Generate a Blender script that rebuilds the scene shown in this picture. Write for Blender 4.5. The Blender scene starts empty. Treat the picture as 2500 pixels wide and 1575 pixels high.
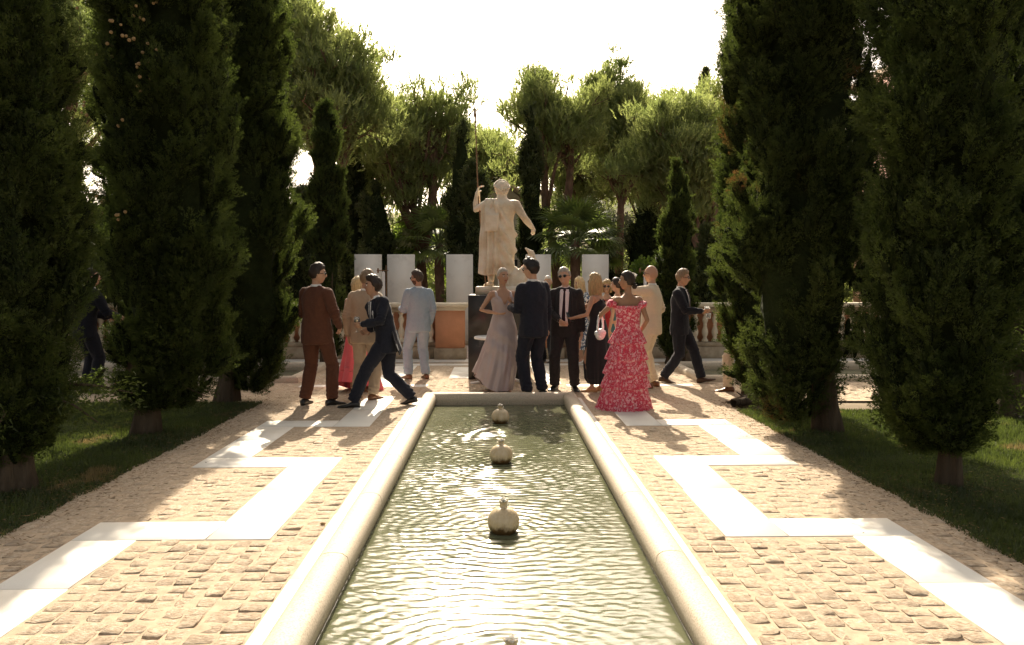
import bpy, math, random
import numpy as np
from mathutils import Vector, Matrix
R = math.radians
scene = bpy.context.scene

# ---------------------------------------------------------------- camera, sky, sun
cam_data = bpy.data.cameras.new('camera')
cam = bpy.data.objects.new('camera', cam_data)
scene.collection.objects.link(cam)
cam_data.lens = 28; cam_data.sensor_width = 36
cam_data.clip_start = 0.05; cam_data.clip_end = 1500
cam.location = (0, 0, 1.6)
cam.rotation_euler = (R(90 - 2.99), 0, R(-1.06))
scene.camera = cam

SUN_EL, SUN_AZ = 34.0, -2.5          # azimuth measured from +Y towards +X
world = bpy.data.worlds.new('World'); scene.world = world; world.use_nodes = True
wn = world.node_tree.nodes; wl = world.node_tree.links
bg = wn['Background']
sky = wn.new('ShaderNodeTexSky'); sky.sky_type = 'NISHITA'; sky.sun_disc = False
sky.sun_elevation = R(SUN_EL); sky.sun_rotation = R(SUN_AZ)
sky.dust_density = 5.0; sky.air_density = 0.8; sky.ozone_density = 0.5
hs = wn.new('ShaderNodeHueSaturation'); hs.inputs['Saturation'].default_value = 0.45
tint = wn.new('ShaderNodeMix'); tint.data_type = 'RGBA'; tint.blend_type = 'MULTIPLY'
tint.inputs['Factor'].default_value = 1.0
tint.inputs[7].default_value = (1.0, 0.90, 0.76, 1)
wl.new(sky.outputs[0], hs.inputs['Color']); wl.new(hs.outputs[0], tint.inputs[6])
wl.new(tint.outputs[2], bg.inputs['Color']); bg.inputs['Strength'].default_value = 0.128

sd = bpy.data.lights.new('sun', 'SUN'); sd.energy = 4.9; sd.angle = R(0.53); sd.color = (1.0, 0.87, 0.69)
sun = bpy.data.objects.new('sun', sd); scene.collection.objects.link(sun)
sdir = Vector((math.sin(R(SUN_AZ)) * math.cos(R(SUN_EL)), math.cos(R(SUN_AZ)) * math.cos(R(SUN_EL)), math.sin(R(SUN_EL))))
sun.rotation_euler = sdir.to_track_quat('Z', 'Y').to_euler(); sun.location = (0, 30, 30)

vs = scene.view_settings
vs.view_transform = 'Standard'; vs.look = 'None'; vs.gamma = 1.0; vs.use_curve_mapping = False
vs.exposure = 1.08

# ---------------------------------------------------------------- helpers
C = scene.collection
def tag(o, label=None, cat=None, group=None, kind=None):
    if label: o['label'] = label
    if cat: o['category'] = cat
    if group: o['group'] = group
    if kind: o['kind'] = kind
    return o

def empty(name, loc=(0, 0, 0), rz=0.0, label=None, cat=None, group=None, kind=None):
    o = bpy.data.objects.new(name, None); C.objects.link(o)
    o.location = loc; o.rotation_euler = (0, 0, rz); o.empty_display_size = 0.1
    return tag(o, label, cat, group, kind)

def np_mesh(name, V, F=None, T=None, mats=(), smooth=False, mi=None):
    """V (n,3); F list/array of polygons (quads array or list of lists); T triangles array"""
    me = bpy.data.meshes.new(name)
    V = np.asarray(V, dtype=np.float32)
    loops = []; starts = []; totals = []
    s = 0
    parts = []
    if F is not None and len(F):
        if isinstance(F, np.ndarray): parts.append(F)
        else:
            from_l = {}
            arr = [np.asarray(f, dtype=np.int32) for f in F]
            loops.append(np.concatenate(arr)); ln = np.array([len(a) for a in arr], dtype=np.int32)
            starts.append(np.concatenate([[0], np.cumsum(ln)[:-1]]) + s); totals.append(ln); s += int(ln.sum())
    if T is not None and len(T): parts.append(np.asarray(T))
    for p in parts:
        k = p.shape[1]; loops.append(p.astype(np.int32).ravel())
        starts.append(np.arange(len(p)) * k + s); totals.append(np.full(len(p), k)); s += p.size
    loops = np.concatenate(loops).astype(np.int32); starts = np.concatenate(starts).astype(np.int32); totals = np.concatenate(totals).astype(np.int32)
    me.vertices.add(len(V)); me.vertices.foreach_set('co', V.ravel())
    me.loops.add(len(loops)); me.loops.foreach_set('vertex_index', loops)
    me.polygons.add(len(starts)); me.polygons.foreach_set('loop_start', starts); me.polygons.foreach_set('loop_total', totals)
    if smooth: me.polygons.foreach_set('use_smooth', np.ones(len(starts), dtype=bool))
    for m in mats: me.materials.append(m)
    if mi is not None: me.polygons.foreach_set('material_index', np.asarray(mi, dtype=np.int32))
    me.update(calc_edges=True)
    return me

def add_obj(name, me, parent=None, loc=None, rot=None):
    o = bpy.data.objects.new(name, me); C.objects.link(o)
    if parent is not None: o.parent = parent
    if loc is not None: o.location = loc
    if rot is not None: o.rotation_euler = rot
    return o

class MB:
    """collects shapes into one mesh"""
    def __init__(s): s.V = []; s.F = []; s.M = []; s.n = 0
    def add(s, V, F, m=0):
        V = np.asarray(V, dtype=float)
        s.V.append(V); s.F += [[i + s.n for i in f] for f in F]; s.M += [m] * len(F); s.n += len(V)
        return s
    def box(s, x0, x1, y0, y1, z0, z1, b=0.0, m=0, M=None):
        if b <= 0:
            V = [(x0,y0,z0),(x1,y0,z0),(x1,y1,z0),(x0,y1,z0),(x0,y0,z1),(x1,y0,z1),(x1,y1,z1),(x0,y1,z1)]
            F = [(3,2,1,0),(4,5,6,7),(0,1,5,4),(1,2,6,5),(2,3,7,6),(3,0,4,7)]
        else:
            V = []; 
            for z, i in ((z0, 0), (z1 - b, 0), (z1, b)):
                V += [(x0+i,y0+i,z),(x1-i,y0+i,z),(x1-i,y1-i,z),(x0+i,y1-i,z)]
            F = [(3,2,1,0),(8,9,10,11)]
            for k in (0, 4):
                F += [(k+j, k+(j+1)%4, k+4+(j+1)%4, k+4+j) for j in range(4)]
        V = np.array(V, dtype=float)
        if M is not None: V = V @ np.array(M.to_3x3()).T + np.array(M.translation)
        return s.add(V, F, m)
    def lathe(s, prof, seg=24, c=(0, 0, 0), m=0, cap=True):
        n = len(prof); V = []
        for r, z in prof:
            for k in range(seg):
                a = 2*math.pi*k/seg; V.append((c[0]+r*math.cos(a), c[1]+r*math.sin(a), c[2]+z))
        F = []
        for i in range(n-1):
            for k in range(seg):
                k2 = (k+1) % seg
                F.append((i*seg+k, i*seg+k2, (i+1)*seg+k2, (i+1)*seg+k))
        if cap:
            F.append([k for k in range(seg)][::-1]); F.append([(n-1)*seg+k for k in range(seg)])
        return s.add(V, F, m)
    def tube(s, pts, rad, seg=10, m=0, round_ends=True):
        pts = [np.array(p, dtype=float) for p in pts]; rad = list(rad) if hasattr(rad, '__len__') else [rad]*len(pts)
        if round_ends:
            d0 = pts[0]-pts[1]; d0 /= np.linalg.norm(d0)+1e-9; d1 = pts[-1]-pts[-2]; d1 /= np.linalg.norm(d1)+1e-9
            pre = [(pts[0]+d0*rad[0]*k, rad[0]*q) for k, q in ((.95, .3), (.7, .71))]
            post = [(pts[-1]+d1*rad[-1]*k, rad[-1]*q) for k, q in ((.7, .71), (.95, .3))]
            pts = [a for a, _ in pre]+pts+[a for a, _ in post]; rad = [b for _, b in pre]+rad+[b for _, b in post]
        n = len(pts); V = []
        up = np.array([0, 0, 1.0])
        t = pts[1]-pts[0]; t /= np.linalg.norm(t)+1e-9
        if abs(t[2]) > .9: up = np.array([0, 1.0, 0])
        x = np.cross(up, t); x /= np.linalg.norm(x)+1e-9
        for i in range(n):
            a = pts[max(i-1, 0)]; b = pts[min(i+1, n-1)]; t = b-a; t /= np.linalg.norm(t)+1e-9
            x = x - t*np.dot(x, t); x /= np.linalg.norm(x)+1e-9; y = np.cross(t, x)
            for k in range(seg):
                an = 2*math.pi*k/seg; V.append(pts[i]+rad[i]*(math.cos(an)*x+math.sin(an)*y))
        F = [(i*seg+k, i*seg+(k+1) % seg, (i+1)*seg+(k+1) % seg, (i+1)*seg+k) for i in range(n-1) for k in range(seg)]
        F.append(list(range(seg))[::-1]); F.append([(n-1)*seg+k for k in range(seg)])
        return s.add(V, F, m)
    def ball(s, c, r, seg=12, rings=8, m=0, M=None):
        r = np.array(r if hasattr(r, '__len__') else (r, r, r), dtype=float); V = [(0, 0, -1)]
        for i in range(1, rings):
            p = math.pi*i/rings
            for k in range(seg):
                a = 2*math.pi*k/seg; V.append((math.sin(p)*math.cos(a), math.sin(p)*math.sin(a), -math.cos(p)))
        V.append((0, 0, 1)); V = np.array(V)*r
        if M is not None: V = V @ np.array(M.to_3x3()).T
        V = V+np.array(c)
        F = [(0, 1+(k+1) % seg, 1+k) for k in range(seg)]
        for i in range(rings-2):
            F += [(1+i*seg+k, 1+i*seg+(k+1) % seg, 1+(i+1)*seg+(k+1) % seg, 1+(i+1)*seg+k) for k in range(seg)]
        e = len(V)-1; b = 1+(rings-2)*seg
        F += [(b+k, b+(k+1) % seg, e) for k in range(seg)]
        return s.add(V, F, m)
    def grid(s, P, m=0, close_u=False, flip=False):
        """P (rows, cols, 3)"""
        nr, nc = P.shape[:2]; F = []
        for i in range(nr-1):
            for j in range(nc if close_u else nc-1):
                j2 = (j+1) % nc; f = (i*nc+j, i*nc+j2, (i+1)*nc+j2, (i+1)*nc+j)
                F.append(f[::-1] if flip else f)
        return s.add(P.reshape(-1, 3), F, m)
    def mesh(s, name, mats, smooth=False):
        return np_mesh(name, np.concatenate(s.V), F=s.F, mats=mats if isinstance(mats, (list, tuple)) else [mats], smooth=smooth, mi=s.M)
    def build(s, name, mats, parent=None, smooth=False, loc=None):
        return add_obj(name, s.mesh(name, mats, smooth), parent, loc)

def hash3(ix, iy, iz, seed):
    h = (ix*374761393+iy*668265263+iz*2147483647+seed*974634777) & 0xffffffff
    h = ((h ^ (h >> 13))*1274126177) & 0xffffffff
    h = (h ^ (h >> 16)) & 0xffff
    return h/65535.0
def vnoise(P, f=1.0, seed=0):
    """value noise in [-1,1], P (n,3), f scalar or 3-vector"""
    Q = np.asarray(P, dtype=float)*np.asarray(f)+seed*17.13
    I = np.floor(Q).astype(np.int64); t = Q-I; t = t*t*(3-2*t); out = 0
    for dx in (0, 1):
        for dy in (0, 1):
            for dz in (0, 1):
                w = (t[:, 0] if dx else 1-t[:, 0])*(t[:, 1] if dy else 1-t[:, 1])*(t[:, 2] if dz else 1-t[:, 2])
                out = out+w*hash3(I[:, 0]+dx, I[:, 1]+dy, I[:, 2]+dz, seed)
    return out*2-1

# ---------------------------------------------------------------- materials
def nodes_of(name):
    m = bpy.data.materials.new(name); m.use_nodes = True
    nt = m.node_tree; nt.nodes.clear(); out = nt.nodes.new('ShaderNodeOutputMaterial')
    return m, nt, nt.nodes, nt.links, out
def ramp(nt, src, stops):
    r = nt.nodes.new('ShaderNodeValToRGB'); el = r.color_ramp.elements
    while len(el) < len(stops): el.new(0.5)
    for e, (p, c) in zip(el, stops): e.position = p; e.color = (*c, 1) if len(c) == 3 else c
    nt.links.new(src, r.inputs[0]); return r.outputs[0]
def noise_node(nt, vec, scale, detail=4, rough=.6, dist=0.0):
    n = nt.nodes.new('ShaderNodeTexNoise'); n.inputs['Scale'].default_value = scale; n.inputs['Detail'].default_value = detail
    n.inputs['Roughness'].default_value = rough; n.inputs['Distortion'].default_value = dist
    nt.links.new(vec, n.inputs['Vector']); return n.outputs['Fac']
def mapped(nt, sc=(1, 1, 1), coord='Object', rot=(0, 0, 0)):
    tc = nt.nodes.new('ShaderNodeTexCoord'); mp = nt.nodes.new('ShaderNodeMapping'); mp.inputs['Scale'].default_value = sc
    mp.inputs['Rotation'].default_value = rot
    if coord == 'World':
        g = nt.nodes.new('ShaderNodeNewGeometry'); nt.links.new(g.outputs['Position'], mp.inputs['Vector'])
    else: nt.links.new(tc.outputs[coord], mp.inputs['Vector'])
    return mp.outputs[0]
def mat(name, col, rough=.75, var=.2, scale=6, bump=0.0, bscale=60, spec=.3, coord='Object', sc=(1, 1, 1), metal=0, stops=None, sheen=0, detail=5, bdist=.01, randomize=0.0, bsc=None, sss=0):
    m, nt, N, L, out = nodes_of(name)
    p = N.new('ShaderNodeBsdfPrincipled'); L.new(p.outputs[0], out.inputs[0])
    vec = mapped(nt, sc, coord)
    f = noise_node(nt, vec, scale, detail)
    if stops is None:
        lo = tuple(c*(1-var) for c in col); hi = tuple(min(1, c*(1+var)) for c in col); stops = [(.3, lo), (.7, hi)]
    c = ramp(nt, f, stops)
    if randomize:
        oi = N.new('ShaderNodeObjectInfo'); mr = N.new('ShaderNodeMapRange'); mr.inputs[3].default_value = 1-randomize; mr.inputs[4].default_value = 1+randomize
        L.new(oi.outputs['Random'], mr.inputs[0]); h = N.new('ShaderNodeHueSaturation'); L.new(mr.outputs[0], h.inputs['Value']); L.new(c, h.inputs['Color']); c = h.outputs[0]
    L.new(c, p.inputs['Base Color'])
    p.inputs['Roughness'].default_value = rough; p.inputs['Specular IOR Level'].default_value = spec; p.inputs['Metallic'].default_value = metal
    if sheen: p.inputs['Sheen Weight'].default_value = sheen
    if sss: p.inputs['Subsurface Weight'].default_value = sss; p.inputs['Subsurface Scale'].default_value = .01; p.inputs['Subsurface Radius'].default_value = (1, .35, .2)
    if bump:
        b = N.new('ShaderNodeBump'); b.inputs['Strength'].default_value = bump; b.inputs['Distance'].default_value = bdist
        L.new(noise_node(nt, mapped(nt, bsc or sc, coord), bscale, 4), b.inputs['Height']); L.new(b.outputs[0], p.inputs['Normal'])
    return m
def leaf_mat(name, dark, light, brown=None, trans=.35, scale=2.2, brown_at=.68, coord='Object', gloss=.04):
    m, nt, N, L, out = nodes_of(name)
    vec = mapped(nt, (1, 1, 1), coord)
    f = noise_node(nt, vec, scale, 5, .7)
    st = [(.3, dark), (.62, light)]
    c = ramp(nt, f, st)
    if brown:
        f2 = noise_node(nt, mapped(nt, (1, 1, .6), coord), 1.3, 4, .65)
        k = ramp(nt, f2, [(brown_at, (0, 0, 0)), (brown_at+.06, (1, 1, 1))])
        mx = N.new('ShaderNodeMix'); mx.data_type = 'RGBA'; L.new(k, mx.inputs[0]); L.new(c, mx.inputs[6]); mx.inputs[7].default_value = (*brown, 1); c = mx.outputs[2]
    d = N.new('ShaderNodeBsdfDiffuse'); t = N.new('ShaderNodeBsdfTranslucent'); g = N.new('ShaderNodeBsdfGlossy'); g.inputs['Roughness'].default_value = .45
    hs = N.new('ShaderNodeHueSaturation'); hs.inputs['Value'].default_value = 1.9; hs.inputs['Saturation'].default_value = 1.1
    L.new(c, d.inputs[0]); L.new(c, hs.inputs['Color']); L.new(hs.outputs[0], t.inputs[0])
    a = N.new('ShaderNodeMixShader'); a.inputs[0].default_value = trans; L.new(d.outputs[0], a.inputs[1]); L.new(t.outputs[0], a.inputs[2])
    b = N.new('ShaderNodeMixShader'); b.inputs[0].default_value = gloss; L.new(a.outputs[0], b.inputs[1]); L.new(g.outputs[0], b.inputs[2])
    L.new(b.outputs[0], out.inputs[0]); return m

M = {}
M['mortar'] = mat('sandy_mortar', (.47, .365, .26), .95, .18, 14, .8, 160, .1, bdist=.004, coord='World')
M['stone'] = mat('cobble_stone', (.46, .35, .25), .9, .22, 34, 1.0, 55, .15, coord='World', randomize=.15, detail=8, bdist=.014, bsc=(1, 2.6, 1), stops=[(.30, (.32, .24, .165)), (.5, (.46, .365, .265)), (.70, (.58, .49, .38))])
M['slab'] = mat('white_limestone', (.78, .74, .66), .6, .03, 2.2, .12, 90, .3, coord='World', randomize=.02, detail=9, stops=[(.25, (.66, .60, .50)), (.42, (.76, .72, .64)), (.7, (.80, .77, .70))])
M['strip'] = mat('pale_strip', (.78, .74, .66), .6, .04, 3, .1, 120, .3, coord='World')
M['coping'] = mat('sandstone_coping', (.54, .43, .28), .7, .1, 110, .5, 160, .3, coord='World', stops=[(.32, (.34, .27, .19)), (.48, (.54, .46, .35)), (.7, (.66, .58, .46))], bdist=.005, randomize=.06, detail=8)
M['soil'] = mat('ground_soil', (.20, .16, .11), .95, .3, 2, .5, 30, .1, coord='World')
M['turf'] = mat('turf', (.045, .07, .018), .95, .35, 3, .8, 90, .1, coord='World', stops=[(.3, (.022, .034, .009)), (.6, (.045, .055, .018)), (.8, (.11, .085, .04))], bdist=.03)
M['pave'] = mat('pink_paving', (.52, .42, .36), .85, .12, 4, .4, 60, .2, coord='World')
M['trav'] = mat('travertine', (.36, .29, .20), .8, .2, 4, .7, 30, .2, coord='World', stops=[(.25, (.20, .155, .10)), (.5, (.36, .29, .20)), (.75, (.50, .42, .31))], bdist=.01)
M['cream'] = mat('cream_stone', (.66, .58, .44), .7, .1, 5, .25, 50, .25, coord='World')
M['terra'] = mat('terracotta_render', (.56, .27, .15), .85, .12, 3, .3, 50, .15, coord='World')
M['black'] = mat('black_marble', (.025, .024, .022), .35, .3, 4, .15, 20, .45, coord='World', stops=[(.2, (.018, .018, .017)), (.62, (.03, .028, .026)), (.72, (.10, .10, .085)), (.78, (.035, .034, .03))])
M['marble'] = mat('statue_marble', (.70, .60, .46), .55, .12, 3, .35, 26, .35, stops=[(.3, (.46, .33, .21)), (.45, (.66, .54, .39)), (.6, (.76, .68, .56)), (.75, (.82, .77, .69))], bdist=.02, sss=.15)
M['white_marble'] = mat('white_panel', (.78, .75, .68), .55, .06, 3, .1, 60, .3, coord='World', stops=[(.25, (.60, .57, .50)), (.45, (.76, .73, .66)), (.8, (.80, .78, .72))], detail=8)
M['bronze'] = mat('bronze', (.22, .13, .07), .5, .3, 8, .1, 40, .5, metal=.6)
M['white_paint'] = mat('white_paint', (.78, .77, .74), .4, .04, 4)
M['bark'] = mat('cypress_bark', (.17, .12, .08), .95, .35, 6, 1.0, 22, .1, sc=(1, 1, .15), bdist=.05, stops=[(.3, (.04, .03, .02)), (.55, (.085, .063, .043)), (.8, (.16, .125, .085))], bsc=(1, 1, .12))
M['pine_bark'] = mat('pine_bark', (.16, .10, .07), .95, .35, 8, 1.0, 14, .1, sc=(1, 1, .5), bdist=.06)
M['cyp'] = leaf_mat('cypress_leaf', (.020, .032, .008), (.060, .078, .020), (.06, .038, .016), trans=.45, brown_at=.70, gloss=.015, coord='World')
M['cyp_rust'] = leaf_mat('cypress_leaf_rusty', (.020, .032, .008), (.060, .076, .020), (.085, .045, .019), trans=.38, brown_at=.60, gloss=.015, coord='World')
M['cyp_core'] = mat('cypress_core', (.016, .022, .008), .95, .4, 5, 1.0, 9, .05, bdist=.08)  # dark colour stands in for shade deep between the clumps
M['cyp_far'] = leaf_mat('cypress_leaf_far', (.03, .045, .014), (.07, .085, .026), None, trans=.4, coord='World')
M['pine'] = leaf_mat('pine_needle', (.10, .135, .045), (.225, .25, .09), (.13, .09, .04), trans=.6, scale=.9, brown_at=.74, coord='World')
M['bright_leaf'] = leaf_mat('bright_leaf', (.07, .12, .02), (.16, .22, .045), None, trans=.6, scale=3)
M['silver_leaf'] = leaf_mat('silver_leaf', (.12, .14, .09), (.22, .24, .17), None, trans=.4, scale=3)
M['palm'] = leaf_mat('palm_leaf', (.05, .085, .02), (.13, .17, .04), None, trans=.5, scale=3, gloss=.1)
M['grass'] = leaf_mat('grass_blade', (.022, .034, .009), (.058, .075, .019), (.13, .10, .045), trans=.5, scale=2, brown_at=.60)
M['wall_cream'] = mat('cream_wall', (.50, .47, .38), .85, .08, 2, .2, 40, .1, coord='World')
M['tile'] = mat('roof_tile', (.44, .34, .24), .85, .25, 6, .4, 40, .1, coord='World', randomize=.2)
M['pink'] = mat('pink_render', (.48, .30, .24), .9, .08, 1, .2, 20, .1, coord='World')
M['cone'] = mat('cypress_cone', (.34, .23, .11), .8, .2, 10)
M['dark_glass'] = mat('dark_glass', (.03, .035, .04), .1, .1, 3, spec=.5)
M['hill'] = mat('dry_hillside', (.26, .23, .15), .95, .3, .12, .4, .6, .05, coord='World', stops=[(.35, (.10, .12, .05)), (.5, (.27, .23, .15)), (.7, (.36, .30, .21))])

# pomegranate glaze: cream, brown algae below (position on the thing, not light)
m, nt, N, L, out = nodes_of('pomegranate_glaze')
p = N.new('ShaderNodeBsdfPrincipled'); L.new(p.outputs[0], out.inputs[0])
tc = N.new('ShaderNodeTexCoord'); sx = N.new('ShaderNodeSeparateXYZ'); L.new(tc.outputs['Object'], sx.inputs[0])
nf = noise_node(nt, mapped(nt, (1, 1, .5)), 22, 4, .7)
ad = N.new('ShaderNodeMath'); ad.operation = 'MULTIPLY_ADD'; L.new(nf, ad.inputs[0]); ad.inputs[1].default_value = .11; L.new(sx.outputs[2], ad.inputs[2])
k = ramp(nt, ad.outputs[0], [(.085, (.12, .07, .025)), (.115, (.66, .54, .36))])
c2 = ramp(nt, noise_node(nt, mapped(nt, (1, 1, .35)), 18, 4), [(.35, (.78, .72, .62)), (.7, (1, 1, 1))])
mx = N.new('ShaderNodeMix'); mx.data_type = 'RGBA'; mx.blend_type = 'MULTIPLY'; mx.inputs[0].default_value = 1; L.new(k, mx.inputs[6]); L.new(c2, mx.inputs[7])
L.new(mx.outputs[2], p.inputs['Base Color']); p.inputs['Roughness'].default_value = .28; M['glaze'] = m

# water: murky green body under a clear rippled skin
m, nt, N, L, out = nodes_of('pool_water')
p = N.new('ShaderNodeBsdfPrincipled'); L.new(p.outputs[0], out.inputs[0])
c = ramp(nt, noise_node(nt, mapped(nt, (1, .6, 1), 'World'), 2.0, 4), [(.3, (.085, .095, .05)), (.6, (.13, .135, .08)), (.8, (.18, .175, .12))])
L.new(c, p.inputs['Base Color']); p.inputs['Roughness'].default_value = .03; p.inputs['IOR'].default_value = 1.33; p.inputs['Specular IOR Level'].default_value = .6
b = N.new('ShaderNodeBump'); b.inputs['Strength'].default_value = .35; b.inputs['Distance'].default_value = .004
L.new(noise_node(nt, mapped(nt, (1, 1.8, 1), 'World'), 34, 4, .65), b.inputs['Height']); L.new(b.outputs[0], p.inputs['Normal'])
M['water'] = m
M['water_edge'] = mat('water_edge', (.10, .10, .06), .06, .1, 5, spec=.8)
# foam / bubbling water: clear and glossy
m, nt, N, L, out = nodes_of('bubbling_water')
g = N.new('ShaderNodeBsdfGlossy'); g.inputs['Roughness'].default_value = .12; t = N.new('ShaderNodeBsdfTransparent'); t.inputs[0].default_value = (.92, .92, .9, 1)
df = N.new('ShaderNodeBsdfTranslucent'); df.inputs[0].default_value = (.7, .68, .62, 1)
a = N.new('ShaderNodeMixShader'); a.inputs[0].default_value = .35; L.new(t.outputs[0], a.inputs[1]); L.new(g.outputs[0], a.inputs[2])
b = N.new('ShaderNodeMixShader'); b.inputs[0].default_value = .25; L.new(a.outputs[0], b.inputs[1]); L.new(df.outputs[0], b.inputs[2]); L.new(b.outputs[0], out.inputs[0])
M['foam'] = m
# drinking glass
m, nt, N, L, out = nodes_of('clear_glass')
g = N.new('ShaderNodeBsdfGlossy'); g.inputs['Roughness'].default_value = .03; t = N.new('ShaderNodeBsdfTransparent'); t.inputs[0].default_value = (.93, .93, .92, 1)
fr = N.new('ShaderNodeFresnel'); fr.inputs[0].default_value = 2.1
a = N.new('ShaderNodeMixShader'); L.new(fr.outputs[0], a.inputs[0]); L.new(t.outputs[0], a.inputs[1]); L.new(g.outputs[0], a.inputs[2])
tr = N.new('ShaderNodeBsdfTranslucent'); tr.inputs[0].default_value = (.8, .8, .78, 1); b2 = N.new('ShaderNodeMixShader'); b2.inputs[0].default_value = .16; L.new(a.outputs[0], b2.inputs[1]); L.new(tr.outputs[0], b2.inputs[2]); L.new(b2.outputs[0], out.inputs[0])
M['glass'] = m
M['wine'] = mat('pale_wine', (.75, .55, .25), .05, .05, 3, spec=.5)
# ================================================================ SETTING
rng = np.random.default_rng(7)
def plane(name, x0, x1, y0, y1, z, m, n=1):
    return tag(MB().add([(x0, y0, z), (x1, y0, z), (x1, y1, z), (x0, y1, z)], [(0, 1, 2, 3)]).build(name, m), kind='structure')

# base ground with a hole-free set of sheets; pool basins are sunk boxes
def sheet_with_holes(name, x0, x1, y0, y1, z, holes, m):
    xs = sorted({q for q in (x0, x1, *[h[0] for h in holes], *[h[1] for h in holes]) if x0 <= q <= x1}); ys = sorted({q for q in (y0, y1, *[h[2] for h in holes], *[h[3] for h in holes]) if y0 <= q <= y1})
    mb = MB()
    for a, b in zip(xs, xs[1:]):
        for c, d in zip(ys, ys[1:]):
            cx, cy = (a+b)/2, (c+d)/2
            if any(h[0] < cx < h[1] and h[2] < cy < h[3] for h in holes): continue
            mb.add([(a, c, z), (b, c, z), (b, d, z), (a, d, z)], [(0, 1, 2, 3)])
    return tag(mb.build(name, m), kind='structure')
PX0, PX1, PY0, PY1 = -.83, .89, .6, 10.55            # water rectangle of the long pool
SP = [(-9.0, -3.28, 12.62, 14.6), (3.34, 9.0, 12.62, 14.6)]   # side pools (water)
holes = [(PX0-.08, PX1+.08, PY0-.08, PY1+.08)] + [(a-.08, b+.08, c-.08, d+.08) for a, b, c, d in SP]
sheet_with_holes('ground', -300, 300, -60, 500, -.02, holes, M['soil'])
LG, RG = -3.10, 2.97                                   # lawn edges
paving = sheet_with_holes('paving', LG-.04, RG+.04, -2, 10.45, .0046, holes, M['mortar'])
cross = sheet_with_holes('cross_paving', -14, 14, 10.45, 15.55, .0046, holes, M['mortar'])
plane('side_paving', 9.2, 30, -2, 10.45, -.006, M['pave'])
plane('upper_paving', -14, 30, 15.55, 32, -.006, M['pave'])

# ---- white meander slabs
slabs = []
def band(x0, x1, y0, y1, along):
    L_ = (x1-x0) if along == 'x' else (y1-y0)
    n = max(1, round(L_/.95))
    for i in range(n):
        if along == 'x': slabs.append((x0+(x1-x0)*i/n, x0+(x1-x0)*(i+1)/n, y0, y1))
        else: slabs.append((x0, x1, y0+(y1-y0)*i/n, y0+(y1-y0)*(i+1)/n))
hb = [1.02, 2.94, 4.86, 6.78, 8.68, 10.60, 12.5]       # near edges of the cross bands
w = .37
for side in (1, -1):
    inn = (1.42, 1.82) if side == 1 else (-1.80, -1.40); outr = (2.22, 2.62) if side == 1 else (-2.62, -2.22)
    for i in range(len(hb)-2):
        y = hb[i]
        inner_up = (i % 2 == 0)                       # the piece above this band is inner
        if side == 1: xa, xb = (inn[1], outr[1]) if inner_up else (inn[1], outr[1])
        else: xa, xb = outr[0], inn[0]
        seg = inn if inner_up else outr
        y2 = hb[i+1]+w
        # upright piece from the near edge of this band to the far edge of the next
        if inner_up:
            band(seg[0], seg[1], y, y2, 'y')
        else:
            band(seg[0], seg[1], y+w, hb[i+1], 'y')
        band(min(outr[0], inn[1]) if side == 1 else outr[0], outr[1] if side == 1 else inn[0], y, y+w, 'x')
band(1.06, 3.0, 11.95, 12.2, 'x'); band(-3.0, -1.06, 11.95, 12.2, 'x')
band(-3.0, 3.1, 15.0, 15.3, 'x')
band(-.8, -.35, 13.0, 14.7, 'y'); band(.62, 1.0, 12.2, 14.9, 'y')
band(-1.95, -1.5, 12.3, 14.9, 'y'); band(1.95, 2.4, 12.3, 14.9, 'y')
smb = {}
for (a, b, c, d) in slabs:
    key = (round(b-a, 3), round(d-c, 3))
    if key not in smb:
        hx, hy = (b-a)/2-.0028, (d-c)/2-.0028
        smb[key] = MB().box(-hx, hx, -hy, hy, -.03, .010, .002).mesh('slab', [M['slab']])
    par = paving if d < 10.5 else cross
    add_obj('slab', smb[key], par, ((a+b)/2, (c+d)/2, rng.normal(0, .0006)))
# strips beside the coping
for (x0, x1) in ((PX0-.28, PX0-.163), (PX1+.163, PX1+.25)):
    y = PY0
    while y < PY1+.2:
        y2 = min(y+1.2, PY1+.25)
        MB().box(x0, x1, y+.0015, y2-.0015, -.03, .008, .002).build('border_slab', M['strip'], paving); y = y2

# ---- cobbles
def blocked(x0, x1, y0, y1):
    for a, b, c, d in slabs:
        if x0 < b-.0 and x1 > a and y0 < d and y1 > c: return True
    for a, b, c, d in ((PX0-.29, PX1+.27, 0, PY1+.27), (SP[0][0]-.2, SP[0][1]+.2, SP[0][2]-.2, SP[0][3]+.2), (SP[1][0]-.2, SP[1][1]+.2, SP[1][2]-.2, SP[1][3]+.2), (-.5, .56, 12.8, 13.9)):
        if x0 < b and x1 > a and y0 < d and y1 > c: return True
    return False
def cobble_mesh(k):
    r = np.random.default_rng(100+k); seg = 12; V = []
    ang = np.arange(seg)/seg*2*math.pi+math.pi/12+r.normal(0, .05, seg)
    sq = 1/np.maximum(np.abs(np.cos(ang)), np.abs(np.sin(ang))); rad = .5*(sq**.92)*(1+r.normal(0, .055, seg))
    tilt = np.array([r.normal(0, .006), -abs(r.normal(0, .009))+.003])
    for s_, z in ((1.03, -.012), (1.0, .006), (.90, .011)):
        for i in range(seg):
            x, y = rad[i]*s_*math.cos(ang[i]), rad[i]*s_*math.sin(ang[i])
            V.append((x, y, z+(r.normal(0, .0022) if z > 0 else 0)+(tilt[0]*x+tilt[1]*y)*(z > 0)))
    V.append((r.normal(0, .1), r.normal(0, .1), .012+r.normal(0, .003)))
    F = [(i*seg+j, i*seg+(j+1) % seg, (i+1)*seg+(j+1) % seg, (i+1)*seg+j) for i in range(2) for j in range(seg)]
    F += [(2*seg+j, 2*seg+(j+1) % seg, 3*seg) for j in range(seg)]
    return np.array(V), F
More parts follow.
